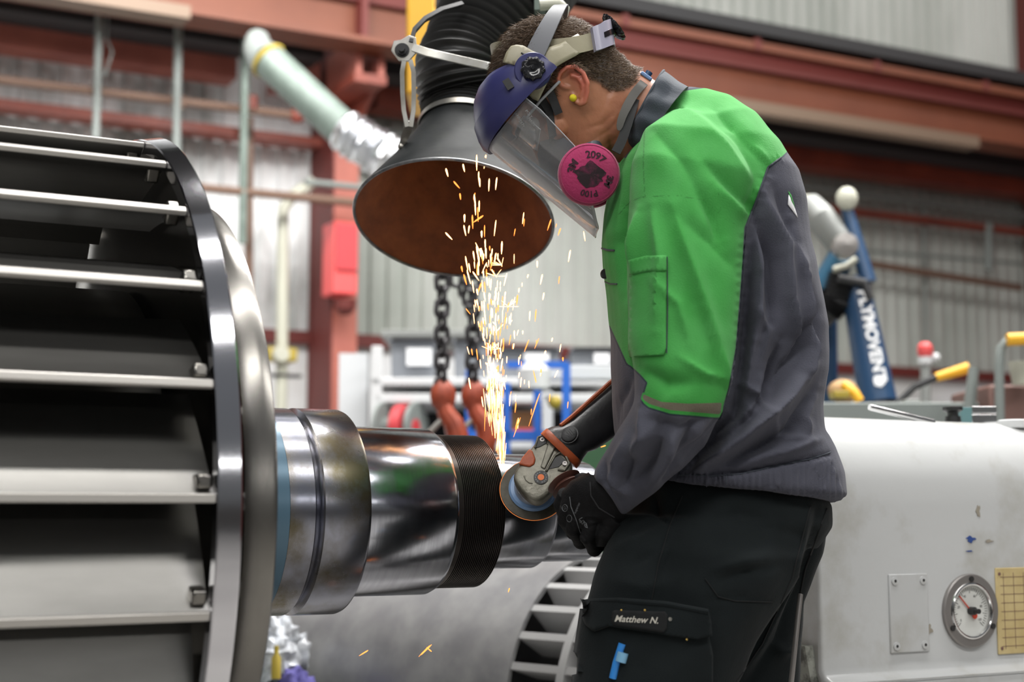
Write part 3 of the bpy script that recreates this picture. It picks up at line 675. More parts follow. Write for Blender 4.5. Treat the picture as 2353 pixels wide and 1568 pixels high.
# things lying on the tailstock
zz = zt_
pipe('steel_rod', [H(1998, 936, 3.05), H(2145, 971, 3.10)], .0065, 'chrome', 'slanting bright steel rod resting on top of the tailstock', 'rod')
t = thing('clamp_knob', H(2188, 968, 3.2), 'black knurled clamp knob on the tailstock top', 'knob')
MB().lathe(H(2190, 970, 3.2), UP, [(0, .012), (.02, .012), (.025, .022), (.032, .022), (.035, .0)], 10).build('knob_head', 'rubber', t)
MB().lathe(H(2190, 970, 3.2), UP, [(-.01, .018), (.012, .016)], 16).build('knob_base', 'rubber', t)
t = thing('gauge_block', H(2240, 971, 3.25), 'bright ground steel block with teal end on the tailstock', 'block')
for k, (y0, y1) in enumerate(((934, 950), (953, 975))): fb(MB(), 2234, y0, 2290, y1, 3.25, 3.32).build('steel_slab', 'chrome', t, bevel=.001)
fb(MB(), 2210, 936, 2233, 975, 3.25, 3.30).build('teal_end', 'teal', t, bevel=.001)
tag(MB().lathe(H(2330, 974, 3.2), UP, [(-.01, .035), (.006, .035), (.008, .03), (.008, 0)], 32).build('oil_cap', 'white'), 'low white round cap on top of the tailstock at the right edge', 'cap')

# ---------------------------------------------------------------- extraction hood
hc = H(1042, 507, 2.86); be = math.radians(24)
hax = (UP*math.cos(be)+G*math.sin(be)+R_*(-.0)).normalized(); hax = (Matrix.Rotation(math.radians(5), 3, G) @ hax).normalized()   # from mouth towards neck
sc_ = 2.86*1.0/FPX
Rm = 232*sc_*1.01
hd = thing('extraction_hood', hc, 'black conical extraction hood with rusty inside catching the sparks', 'hood')
lenH = .255
out = [(0, Rm), (.01, Rm-.003), (.05, Rm-.026), (.10, Rm-.054), (.15, Rm-.079), (.185, Rm-.094), (.205, .094), (.24, .089), (.27, .088)]
MB().lathe(hc, hax, out, 96, cap=False).build('hood_cone', 'hoodout', hd, 60)
MB().lathe(hc, hax, [(h+.001, r-.0035) for h, r in out], 96, cap=False).build('hood_lining', 'hoodin', hd, 60)
MB().torus(hc, hax, Rm-.001, .0032, 96, 8).build('rolled_rim', 'rim', hd)
MB().lathe(hc, hax, [(.220, .0945), (.220, .0965), (.232, .0965), (.232, .0945)], 64, cap=False).build('hose_clamp', 'zinc', hd)
cs = hc+hax*.268; dcl = (R_*.55-G*.83).normalized()
# hose
hs = thing('extraction_hose', hc+hax*.3, 'ribbed black flexible hose rising from the extraction hood', 'hose')
p0 = hc+hax*.222
ctr = [p0, hc+hax*.29, H(1064, 165, 2.98), H(1098, 105, 3.02), H(1155, 25, 3.08), H(1215, -60, 3.15), H(1290, -170, 3.3)]
def bez(ps, n):
    out_ = []
    for k in range(n):
        u = k/(n-1)*(len(ps)-1); i = min(int(u), len(ps)-2); f_ = u-i
        a, b2, c_, d_ = ps[max(i-1, 0)], ps[i], ps[i+1], ps[min(i+2, len(ps)-1)]
        out_.append(.5*((2*b2)+(c_-a)*f_+(2*a-5*b2+4*c_-d_)*f_*f_+(3*b2-a-3*c_+d_)*f_**3))
    return out_
cc_ = bez(ctr, 400)
# arc length
Ls = [0]
for i in range(1, len(cc_)): Ls.append(Ls[-1]+(cc_[i]-cc_[i-1]).length)
tot = Ls[-1]; Lp = .19
def at_len(s):
    i = int(np.searchsorted(Ls, s)); i = max(1, min(i, len(cc_)-1)); f_ = (s-Ls[i-1])/max(Ls[i]-Ls[i-1], 1e-9); return cc_[i-1].lerp(cc_[i], f_)
pp = []; rr = []; s_ = 0; ph = 0
while s_ < tot:
    fine = s_ < Lp; pitch = .0105 if fine else .024; base = .088+(.012*min(1, s_/Lp) if fine else .012+.012*min(1, (s_-Lp)/.1)); amp = .0052 if fine else .010
    pp.append(at_len(s_)+G*0); rr.append(base+amp*(2*abs(math.cos(ph/2))**2.5-1)); ph += PI/4.; s_ += pitch/8
MB().tube(pp, rr, 56, cap=False).build('hose_body', 'hose', hs, 50)
# bracket
bp = H(926, 118, 2.86)
def ribbon(pts, width, nrm, th, name, m, parent, **k):
    """flat bar through pts, width measured across in the plane square to nrm"""
    rs = []; pts = [Vector(p) for p in pts]; wd_ = width if isinstance(width, (list, tuple)) else [width]*len(pts)
    for i, p in enumerate(pts):
        d = (pts[min(i+1, len(pts)-1)]-pts[max(i-1, 0)]).normalized(); n_ = (nrm-d*nrm.dot(d)).normalized(); s2 = d.cross(n_)
        w2 = wd_[i]/2; rs.append([p+s2*w2+n_*th/2, p-s2*w2+n_*th/2, p-s2*w2-n_*th/2, p+s2*w2-n_*th/2])
    return MB().rings(rs).build(name, m, parent, 30, **k)
br = thing('hood_bracket', bp, 'grey steel pivot bracket holding the extraction hood', 'bracket')
fr_ = -G
Db = 2.78
ribbon([H(908, 128, Db), H(922, 118, Db), H(940, 106, Db), H(948, 84, Db)], [.026, .050, .040, .014], fr_, .006, 'pivot_plate', 'zinc', br, bevel=.001)
MB().lathe(H(924, 116, Db-.004), fr_, [(0, .010), (.004, .010), (.004, .006), (.014, .006), (.014, 0)], 8).build('pivot_bolt', 'dark', br)
MB().lathe(H(924, 116, Db-.002), fr_, [(0, .0145), (.002, .0145), (.002, 0)], 20).build('washer', 'dark', br)
ribbon([H(944, 100, Db), H(952, 70, Db+.01), H(975, 45, Db+.03), H(1012, 24, Db+.06), H(1060, 10, Db+.12)], .008, fr_, .012, 'upper_strap', 'dark', br)
ribbon([H(945, 108, Db), H(980, 120, Db-.01), H(1040, 134, Db-.02), H(1120, 152, Db), H(1190, 168, Db+.07)], .016, fr_, .004, 'cross_strap', 'zinc', br, bevel=.001)
for u in (-1, 1):
    pts = [H(936+u*7, 138, Db), H(937+u*13, 165, Db+.00), H(938+u*13, 215, Db+.01), H(939+u*11, 255, Db+.01), H(940+u*4, 292, Db+.01)]
    ribbon(pts, .0085, fr_, .005, 'slotted_leg', 'zinc', br)
ribbon([H(938, 278, Db+.01), H(936, 300, Db+.02), H(928, 322, Db+.035), H(920, 342, Db+.05)], [.016, .018, .013, .011], fr_, .005, 'foot_tab', 'zinc', br)
for (px, py) in ((932, 306), (921, 337)): MB().sphere(H(px, py, Db+.028), .0062, 12, (1, 1, 1)).build('rivet', 'zinc', br)
# ---------------------------------------------------------------- the person
HC = H(1318, 215, 2.395)+G*.075                       # ear axis on the mid-plane of the head
TH = math.radians(50)
HF = (-R_*math.cos(TH)-UP*math.sin(TH)).normalized()     # where the face looks
HU = (-R_*math.sin(TH)+UP*math.cos(TH)).normalized()     # crown
HL = -G                                                  # his left, towards the camera
KS = 1.0
def HP(x, y, z): return HC+HF*(x*KS)+HL*(y*KS)+HU*(z*KS)
def np_local(P):
    q = P-np.array(HC); return np.stack([q@np.array(HF), q@np.array(HL), q@np.array(HU)], -1)/KS

def sdist(P, poly):
    """signed distance (inside positive) of 2-D points to a polygon"""
    P = np.asarray(P, float); A = np.asarray(poly, float); B = np.roll(A, -1, 0)
    dmin = np.full(len(P), 1e9); ins = np.zeros(len(P), bool)
    for a, b in zip(A, B):
        ab = b-a; t = np.clip(((P-a)@ab)/(ab@ab+1e-12), 0, 1); d = np.linalg.norm(P-(a+t[:, None]*ab), axis=1); dmin = np.minimum(dmin, d)
        c = ((a[1] > P[:, 1]) != (b[1] > P[:, 1])); xx = a[0]+(P[:, 1]-a[1])/(b[1]-a[1]+1e-12)*ab[0]; ins ^= c & (P[:, 0] < xx)
    return np.where(ins, dmin, -dmin)
def ldist(P, pts):
    """distance to an open polyline and the position 0..1 along it"""
    A = np.asarray(pts, float); dm = np.full(len(P), 1e9); tt = np.zeros(len(P)); n = len(A)-1
    for i in range(n):
        a, b = A[i], A[i+1]; ab = b-a; t = np.clip(((P-a)@ab)/(ab@ab+1e-12), 0, 1); d = np.linalg.norm(P-(a+t[:, None]*ab), axis=1)
        k = d < dm; dm[k] = d[k]; tt[k] = (i+t[k])/n
    return dm, tt
def remeshed(mbs, voxel, smooth=4, fac=.5):
    """union of closed shapes as one continuous surface"""
    me = bpy.data.meshes.new('r'); bm = bmesh.new()
    for b in mbs:
        m2 = b.mesh(); bm.from_mesh(m2)
    bm.to_mesh(me); bm.free()
    o = bpy.data.objects.new('r', me); COL.objects.link(o)
    r = o.modifiers.new('r', 'REMESH'); r.mode = 'VOXEL'; r.voxel_size = voxel
    if smooth:
        s = o.modifiers.new('s', 'SMOOTH'); s.iterations = smooth; s.factor = fac
    dg = bpy.context.evaluated_depsgraph_get(); out_ = bpy.data.meshes.new_from_object(o.evaluated_get(dg))
    bpy.data.objects.remove(o); return out_
def co_of(me): a = np.empty(len(me.vertices)*3); me.vertices.foreach_get('co', a); return a.reshape(-1, 3)
def no_of(me): a = np.empty(len(me.vertices)*3); me.vertices.foreach_get('normal', a); return a.reshape(-1, 3)
def set_co(me, a): me.vertices.foreach_set('co', a.reshape(-1)); me.update()
def attr(me, name, vals):
    a = me.attributes.new(name, 'FLOAT', 'POINT'); a.data.foreach_set('value', np.asarray(vals, np.float32))
def bvh_of(me): return BVHTree.FromPolygons([v.co.copy() for v in me.vertices], [tuple(p.vertices) for p in me.polygons])
def caster(bvh, off=.001, dflt=2.4):
    last = [dflt]
    def f(px, py, o=None):
        d = (H(px, py, 1.)-EYE).normalized(); h = bvh.ray_cast(EYE, d)
        if h[0] is None: return EYE+d*last[0]
        last[0] = (h[0]-EYE).length; return h[0]-d*(off if o is None else o)
    return f
def drape(poly, surf, th, name, m, parent, cuts=3, smooth=40, **k):
    """a patch of cloth or plate with the outline poly laid on a surface"""
    bm = bmesh.new(); vs = [bm.verts.new((x, y, 0)) for x, y in poly]; fc = bm.faces.new(vs)
    bmesh.ops.triangulate(bm, faces=[fc])
    for _ in range(cuts):
        ln = [e for e in bm.edges if e.calc_length() > 12]
        if ln: bmesh.ops.subdivide_edges(bm, edges=ln, cuts=1); bmesh.ops.triangulate(bm, faces=[f_ for f_ in bm.faces if len(f_.verts) > 3])
    bmesh.ops.beautify_fill(bm, faces=bm.faces[:], edges=bm.edges[:])
    for v in bm.verts: v.co = surf(v.co.x, v.co.y)
    bmesh.ops.recalc_face_normals(bm, faces=bm.faces)
    me = bpy.data.meshes.new(name); bm.to_mesh(me); bm.free()
    av = Vector((0, 0, 0))
    for p in me.polygons: av += p.normal
    if av.dot(G) > 0: me.flip_normals()
    o = link_mesh(me, name, m, parent, smooth, **k); s = o.modifiers.new('thick', 'SOLIDIFY'); s.thickness = th; s.offset = 1
    return o
def tube_px(pts, surf, r, name, m, parent, n=8, **k):
    return MB().tube([surf(x, y) for x, y in pts], r, n).build(name, m, parent, **k)
def dens(pts, n=8):
    out_ = []
    for (a, b) in zip(pts[:-1], pts[1:]):
        for k in range(n): out_.append(tuple(a[i]+(b[i]-a[i])*k/n for i in range(len(a))))
    return out_+[tuple(pts[-1])]

# --- materials whose colour zones follow seams stored on the mesh
def skin_mat():
    m = mat('skin', (.42, .178, .092), .42, col2=(.32, .12, .062), nscale=18, bump=.22, bscale=160, ramp=(.3, .75))
    nt = m.node_tree; b = nt.nodes['Principled BSDF']; b.inputs['Subsurface Weight'].default_value = .12; b.inputs['Subsurface Radius'].default_value = (.02, .008, .004); b.inputs['Subsurface Scale'].default_value = .3
    at = nt.nodes.new('ShaderNodeAttribute'); at.attribute_name = 'scalp'
    mr = nt.nodes.new('ShaderNodeMapRange'); mr.inputs['From Min'].default_value = -.004; mr.inputs['From Max'].default_value = .004
    mx = nt.nodes.new('ShaderNodeMix'); mx.data_type = 'RGBA'; mx.inputs[7].default_value = (.06, .035, .022, 1)
    src = b.inputs['Base Color'].links[0].from_socket
    nt.links.new(at.outputs['Fac'], mr.inputs[0]); nt.links.new(mr.outputs[0], mx.inputs[0]); nt.links.new(src, mx.inputs[6])
    at2 = nt.nodes.new('ShaderNodeAttribute'); at2.attribute_name = 'flush'
    mx2 = nt.nodes.new('ShaderNodeMix'); mx2.data_type = 'RGBA'; mx2.inputs[7].default_value = (.62, .17, .12, 1)
    nt.links.new(at2.outputs['Fac'], mx2.inputs[0]); nt.links.new(mx.outputs[2], mx2.inputs[6]); nt.links.new(mx2.outputs[2], b.inputs['Base Color'])
    return m
def zone_mat(name, base, zones, seam=(.03, .04, .05), seamw=.0016, rough=.85, base2=None, bump=.35):
    """cloth: base colour, then one colour per named zone (inside > 0), with piping along the listed seam zones"""
    m = mat(name, base, rough, col2=base2, nscale=9, bump=bump, bscale=420, sheen=.08, spec=.18)
    nt = m.node_tree; b = nt.nodes['Principled BSDF']; cur = b.inputs['Base Color'].links[0].from_socket if base2 else None
    if cur is None:
        rgb = nt.nodes.new('ShaderNodeRGB'); rgb.outputs[0].default_value = (*base, 1); cur = rgb.outputs[0]
    for an, c1, c2, line in zones:
        at = nt.nodes.new('ShaderNodeAttribute'); at.attribute_name = an
        if c1 is not None:
            g = nt.nodes.new('ShaderNodeMapRange'); g.inputs['From Min'].default_value = -.0004; g.inputs['From Max'].default_value = .0004
            nt.links.new(at.outputs['Fac'], g.inputs[0])
            nz = nt.nodes.new('ShaderNodeTexNoise'); nz.inputs['Scale'].default_value = 7; nz.inputs['Detail'].default_value = 5
            rp = nt.nodes.new('ShaderNodeValToRGB'); rp.color_ramp.elements[0].position = .35; rp.color_ramp.elements[1].position = .7
            rp.color_ramp.elements[0].color = (*c1, 1); rp.color_ramp.elements[1].color = (*c2, 1); nt.links.new(nz.outputs['Fac'], rp.inputs[0])
            mx = nt.nodes.new('ShaderNodeMix'); mx.data_type = 'RGBA'; nt.links.new(g.outputs[0], mx.inputs[0]); nt.links.new(cur, mx.inputs[6]); nt.links.new(rp.outputs[0], mx.inputs[7]); cur = mx.outputs[2]
        if line:
            ab = nt.nodes.new('ShaderNodeMath'); ab.operation = 'ABSOLUTE'; nt.links.new(at.outputs['Fac'], ab.inputs[0])
            g = nt.nodes.new('ShaderNodeMapRange'); g.inputs['From Min'].default_value = seamw; g.inputs['From Max'].default_value = seamw*.6; nt.links.new(ab.outputs[0], g.inputs[0])
            mx = nt.nodes.new('ShaderNodeMix'); mx.data_type = 'RGBA'; mx.inputs[7].default_value = (*line, 1); nt.links.new(g.outputs[0], mx.inputs[0]); nt.links.new(cur, mx.inputs[6]); cur = mx.outputs[2]
    nt.links.new(cur, b.inputs['Base Color'])
    return m
M['skin'] = skin_mat()
GRN = (.048, .295, .055)
M['jacket'] = zone_mat('work_jacket_cloth', (.062, .064, .085), [
    ('green', GRN, (.075, .35, .085), (.025, .035, .05)),
    ('band', (.14, .125, .09), (.18, .16, .12), (.04, .30, .05)),
    ('seam', None, None, (.035, .20, .04))], base2=(.082, .084, .108))
M['darkcloth'] = mat('dark_collar_cloth', (.030, .038, .052), .85, col2=(.045, .055, .07), nscale=9, sheen=.08, bump=.3, bscale=400)
M['trousers'] = mat('dark_trouser_cloth', (.0045, .0068, .0075), .85, col2=(.009, .0125, .0135), nscale=7, sheen=.05, spec=.15, bump=.3, bscale=380)
M['greencloth'] = mat('green_cloth', GRN, .85, col2=(.075, .35, .085), nscale=7, sheen=.08, spec=.18, bump=.3, bscale=420)
M['greyband'] = mat('grey_elastic', (.10, .105, .12), .85)
M['tseam'] = mat('trouser_seam', (.003, .004, .0045), .9)
M['glove'] = mat('black_glove_knit', (.004, .004, .0045), .7, spec=.2, col2=(.008, .008, .009), nscale=60, bump=.5, bscale=500)
M['print'] = mat('grey_print', (.16, .17, .18), .6)
M['hair'] = mat('brown_hair', (.085, .050, .028), .42, col2=(.20, .135, .085), nscale=90, spec=.5, ramp=(.3, .8))

person = thing('person', H(1600, 1175, 2.5)-UP*.85, 'man in green and grey jacket and black cargo trousers grinding the steel shaft', 'person')

# --- head and neck -------------------------------------------------------
sl = [(-.118, .082, .052, .014), (-.112, .090, .040, .026), (-.10, .097, .010, .038), (-.085, .098, -.050, .047), (-.065, .095, -.098, .055), (-.045, .092, -.106, .060), (-.02, .090, -.112, .066),
      (.005, .088, -.117, .072), (.03, .087, -.120, .076), (.05, .091, -.120, .079), (.07, .092, -.117, .080), (.09, .086, -.110, .080), (.11, .071, -.099, .076), (.126, .052, -.086, .069),
      (.139, .034, -.070, .058), (.149, .012, -.050, .042), (.156, -.008, -.034, .018)]
hb = MB(); rs = []
for z, xf, xb_, hw in sl:
    c = (xf+xb_)/2; a = (xf-xb_)/2; r = []
    for k in range(40):
        q = 2*PI*k/40; e = 2/2.25
        cx = math.copysign(abs(math.cos(q))**e, math.cos(q)); cy = math.copysign(abs(math.sin(q))**e, math.sin(q))
        w = hw*(1-.16*max(0, cx)**2) if z > -.06 else hw
        r.append(HP(c+a*cx, w*cy, z))
    rs.append(r)
hb.rings(rs)
nose = MB().rings([[HP(x+dx, y*w, z) for x, y in ((0, -1), (.6*d, -.6), (d, 0), (.6*d, .6), (0, 1), (-.02, 0))] for z, dx, d, w in
                   [(.040, .086, .008, .008), (.02, .086, .014, .008), (.0, .086, .022, .010), (-.015, .086, .030, .013), (-.024, .086, .026, .017), (-.031, .086, .010, .012)]])
nose = MB(); rr_ = []
for z, d, w in [(.040, .004, .007), (.02, .010, .008), (.0, .018, .010), (-.015, .027, .014), (-.024, .024, .017), (-.032, .004, .010)]:
    rr_.append([HP(.080+(d+.008)*math.cos(q)*.9, w*math.sin(q), z) for q in [2*PI*k/12 for k in range(12)]])
nose.rings(rr_)
lips = MB().sphere(HP(.090, 0, -.055), .022, 14, (.40, 1.05, .30), (HF, HL, HU)); lips2 = MB().sphere(HP(.089, 0, -.066), .020, 14, (.42, 1.0, .32), (HF, HL, HU))
browr = MB().sphere(HP(.080, .030, .050), .024, 14, (.75, 1.1, .40), (HF, HL, HU)); browl = MB().sphere(HP(.080, -.030, .050), .024, 14, (.75, 1.1, .40), (HF, HL, HU))
cheek = [MB().sphere(HP(.052, s*.044, -.010), .026, 14, (1, .62, .9), (HF, HL, HU)) for s in (-1, 1)]
jaw = MB().tube([HP(.01, .046, -.062), HP(.045, .038, -.088), HP(.085, .0, -.105), HP(.045, -.038, -.088), HP(.01, -.046, -.062)], [.008, .011, .015, .011, .008], 10)
# neck: rings between nape and throat read in the side view
def seg_ring(a, b, d, hd, n=36, ex=2.3):
    """ellipse ring through two outline points a, b (image), centre distance d, half depth hd"""
    A_, B_ = H(a[0], a[1], d), H(b[0], b[1], d); c = (A_+B_)/2; u = (B_-A_)/2; r = []
    for k in range(n):
        q = 2*PI*k/n; e = 2/ex; cx = math.copysign(abs(math.cos(q))**e, math.cos(q)); cy = math.copysign(abs(math.sin(q))**e, math.sin(q))
        r.append(c+u*cx-G*(hd*cy))
    return r
neck = MB().rings([seg_ring((1335, 310), (1420, 130), 2.47, .056), seg_ring((1350, 345), (1446, 158), 2.47, .060), seg_ring((1392, 360), (1470, 166), 2.475, .063), seg_ring((1428, 372), (1502, 190), 2.48, .070), seg_ring((1450, 400), (1560, 215), 2.49, .085), seg_ring((1450, 460), (1640, 270), 2.50, .15)])
# ears
def ear(s):
    e0 = lambda a, b, o: HP(-.006-.001+a*math.cos(.32)-b*math.sin(.32), s*(.071+o), .004+b*math.cos(.32)+a*math.sin(.32))
    P_ = []
    hel = [(.006, .006, .001), (.015, .014, .003), (.017, .026, .006), (.008, .034, .010), (-.006, .036, .014), (-.019, .028, .018), (-.024, .012, .020), (-.021, -.006, .018), (-.012, -.020, .012), (-.002, -.030, .007), (.006, -.028, .003), (.009, -.018, .001)]
    b1 = MB().tube([e0(*p) for p in dens(hel, 3)], .0042, 8)
    ant = [(-.006, .022, .008), (-.014, .012, .012), (-.014, -.002, .012), (-.009, -.012, .009), (.0, -.018, .005)]
    b2 = MB().tube([e0(*p) for p in dens(ant, 3)], .0036, 8)
    n_ = 18; cen = e0(-.003, .004, .002)
    rim = [e0(-.004+.019*math.cos(q), .004+.030*math.sin(q)-.003*math.cos(q), .006-.008*math.cos(q)) for q in [2*PI*k/n_ for k in range(n_)]]
    b3 = MB().rings([[c_+HL*s*.0 for c_ in rim], [cen.lerp(c_, .55)-HL*s*.004 for c_ in rim], [cen.lerp(c_, .2)-HL*s*.007 for c_ in rim], [cen.lerp(c_, .2)-HL*s*.012 for c_ in rim], [cen.lerp(c_, .8)-HL*s*.012 for c_ in rim]][::1])
    b4 = MB().sphere(e0(.008, -.008, .001), .0055, 10, (.8, .8, 1.2), (HF, HL, HU))
    b5 = MB().sphere(e0(-.001, -.027, .006), .007, 10, (1, .5, 1), (HF, HL, HU))
    return [b1, b2, b3, b4, b5]
me = remeshed([hb, nose, lips, lips2, browr, browl, jaw, neck]+cheek+ear(1)+ear(-1), .0021, 3, .5)
P = co_of(me); N = no_of(me); Lc = np_local(P); px = proj_np(P)
# eye sockets, eyelids line, mouth line, creases in the neck
disp = np.zeros(len(P))
for s in (-1, 1):
    d = np.sqrt(((Lc[:, 1]-s*.032)/.018)**2+((Lc[:, 2]-.026)/.013)**2); disp -= .008*np.exp(-d**2)*(Lc[:, 0] > .05)
    d = np.sqrt(((Lc[:, 1]-s*.032)/.011)**2+((Lc[:, 2]-.024)/.007)**2); disp += .003*np.exp(-d**2)*(Lc[:, 0] > .05)
disp -= .003*np.exp(-((Lc[:, 2]+.0605)/.0018)**2)*(np.abs(Lc[:, 1]) < .024)*(Lc[:, 0] > .075)
near = (N@np.array(-G)) > .15
for pts, amp, w in [(((1350, 330), (1400, 300), (1430, 262)), -.0008, 5), (((1370, 345), (1412, 322), (1440, 290)), -.0008, 5), (((1335, 300), (1385, 285), (1425, 245)), -.0012, 6), (((1370, 250), (1425, 215), (1470, 200)), .0008, 12)]:
    d, tt = ldist(px, pts); disp += amp*np.exp(-(d/w)**2)*near*np.sin(np.clip(tt, .03, .97)*PI)
P = P+N*disp[:, None]; set_co(me, P)
hairpoly = [(.100, .092), (.085, .080), (.062, .068), (.050, .045), (.030, .040), (.022, .020), (.012, .028), (.004, .044), (-.016, .048), (-.030, .036), (-.036, .012), (-.043, -.013), (-.047, -.040), (-.062, -.056), (-.088, -.062), (-.110, -.050), (-.17, -.048), (-.17, .20), (.05, .20), (.12, .14)]
sc = sdist(Lc[:, [0, 2]], hairpoly)
attr(me, 'scalp', sc)
eard = np.sqrt(((Lc[:, 0]+.010)/.030)**2+((Lc[:, 2]-.004)/.040)**2)
attr(me, 'flush', np.clip((np.abs(Lc[:, 1])-.074)/.012, 0, 1)*(eard < 1.1)*.75)
head_bvh = bvh_of(me)
headP, headN, headS = P, no_of(me), sc
polyv = [tuple(p.vertices) for p in me.polygons]
body = link_mesh(me, 'body', 'skin', person, 180)
for s in (-1, 1):
    MB().sphere(HP(.0705, s*.031, .024), .0118, 14).build('eye', 'white', body); MB().sphere(HP(.0775, s*.031, .0225), .006, 10).build('iris', 'ink', body)
# hair: thousands of short tapering strands
def strands(keep, n, ln, name, comb):
    idx = np.where(keep)[0]; pick = np.random.choice(idx, n); V_ = []; F_ = []
    for i in pick:
        p = Vector(headP[i])+Vector(np.random.normal(0, .0012, 3)); nn = Vector(headN[i]); 
        l_ = ln(Lc[i]); d = (nn*.75+comb(Lc[i])+Vector(np.random.normal(0, .22, 3))).normalized(); d2 = (d+comb(Lc[i])*.9-nn*.1+Vector(np.random.normal(0, .15, 3))).normalized()
        w = .00042; sd = d.cross(nn if abs(d.dot(nn)) < .98 else HF).normalized(); s2 = d.cross(sd)
        a = p-nn*.002; b_ = p+d*l_*.5; c = b_+d2*l_*.5; k = len(V_)
        V_ += [a+sd*w, a-sd*w*.5+s2*w, a-sd*w*.5-s2*w, b_+sd*w*.8, b_-sd*w*.4+s2*w*.8, b_-sd*w*.4-s2*w*.8, c]
        F_ += [(k, k+1, k+4, k+3), (k+1, k+2, k+5, k+4), (k+2, k, k+3, k+5), (k+3, k+4, k+6), (k+4, k+5, k+6), (k+5, k+3, k+6)]
    me2 = bpy.data.meshes.new(name); me2.from_pydata([tuple(v) for v in V_], [], F_)
    return me2
def comb(l): return (HF*.75*(1 if l[2] > .10 else -.3)-HU*(.1 if l[2] > .10 else .75)) if l[0] > -.02 or l[2] > .1 else (-HU*.8-HF*.25)
hm = strands(sc > -.001, 26000, lambda l: .009+.012*min(1, max(0, (l[2]-.02)/.10)), 'hair', comb)
hair = link_mesh(hm, 'hair', 'hair', person, 180)

# --- torso and sleeves ----------------------------------------------------
T = [((1455, 1105), (1905, 1152), 2.50, .185), ((1440, 1075), (1915, 1120), 2.50, .190), ((1420, 1030), (1905, 1050), 2.50, .195), ((1412, 985), (1885, 985), 2.50, .195), ((1408, 920), (1880, 935), 2.50, .195), ((1406, 850), (1893, 860), 2.50, .2),
     ((1403, 760), (1893, 760), 2.50, .205), ((1390, 640), (1872, 650), 2.50, .21), ((1383, 560), (1852, 560), 2.50, .212), ((1390, 490), (1842, 480), 2.50, .215), ((1400, 430), (1826, 420), 2.50, .215), ((1412, 395), (1786, 358), 2.50, .205),
     ((1428, 375), (1730, 285), 2.50, .175), ((1440, 362), (1675, 238), 2.50, .130), ((1450, 352), (1625, 215), 2.495, .098), ((1455, 340), (1580, 208), 2.49, .080)]
torso = MB().rings([seg_ring(a, b, d, h, 48, 2.4) for a, b, d, h in T])
peplum = MB().rings([seg_ring((1450, 1098), (1912, 1156), 2.50, .190, 48), seg_ring((1440, 1085), (1937, 1142), 2.50, .195, 48), seg_ring((1430, 1060), (1930, 1088), 2.50, .195, 48), seg_ring((1425, 1030), (1910, 1030), 2.50, .195, 48), seg_ring((1425, 1005), (1895, 1000), 2.50, .185, 48)])
def arm_ring(c, u, hw, d, hd, n=36):
    """ring across a limb: centre c, image direction u of its width, half width in image units"""
    l_ = math.hypot(*u); a = (c[0]-u[0]/l_*hw, c[1]-u[1]/l_*hw); b = (c[0]+u[0]/l_*hw, c[1]+u[1]/l_*hw)
    return seg_ring(a, b, d, hd, n, 2.15)
arm = [((1610, 300), (1, .55), 80, 2.40, .07), ((1595, 340), (1, .35), 122, 2.36, .10), ((1588, 400), (1, .2), 140, 2.33, .105), ((1580, 480), (1, .1), 136, 2.315, .10), ((1574, 580), (1, .03), 134, 2.30, .095), ((1572, 680), (1, 0), 130, 2.29, .09), ((1570, 780), (1, 0), 124, 2.28, .088), ((1568, 860), (1, .05), 112, 2.27, .086),
       ((1560, 925), (1, .25), 104, 2.27, .083), ((1540, 975), (.9, .55), 98, 2.275, .080), ((1505, 1018), (.75, .72), 90, 2.29, .075), ((1468, 1058), (.66, .75), 82, 2.315, .070), ((1432, 1098), (.62, .78), 70, 2.345, .062), ((1400, 1135), (.58, .81), 60, 2.37, .056), ((1396, 1140), (.58, .81), 58, 2.372, .052)]
sleeve = MB().rings([arm_ring(*a) for a in arm])
# far sleeve, reaching forward to the grinder body
far = [((1520, 330), (1, .4), 60, 2.66, .08), ((1500, 420), (1, .2), 95, 2.70, .09), ((1490, 600), (1, .05), 95, 2.72, .085), ((1490, 760), (1, .0), 84, 2.72, .08), ((1490, 880), (1, -.1), 75, 2.72, .075), ((1480, 950), (1, -.5), 66, 2.70, .065), ((1455, 985), (.7, -.9), 54, 2.66, .055)]
fsl = MB().rings([arm_ring(*a) for a in far])
me = remeshed([torso, peplum, sleeve, fsl], .0045, 5, .5)
P = co_of(me); N = no_of(me); px = proj_np(P); dp_ = (P-np.array(EYE))@np.array(G)
near = np.clip((N@np.array(-G))*2+.25, 0, 1)
onsl = dp_ < 2.42
disp = np.zeros(len(P)); FA = 2.5
def fold(pts, amp, w, test=None):
    global disp
    d, tt = ldist(px, pts); m_ = FA*amp*(.62*np.exp(-1.5*d/w)+.38*np.exp(-(d/w)**2))*near*np.sin(np.clip(tt, .04, .96)*PI)**.6
    if test is not None: m_ = m_*test
    disp += m_
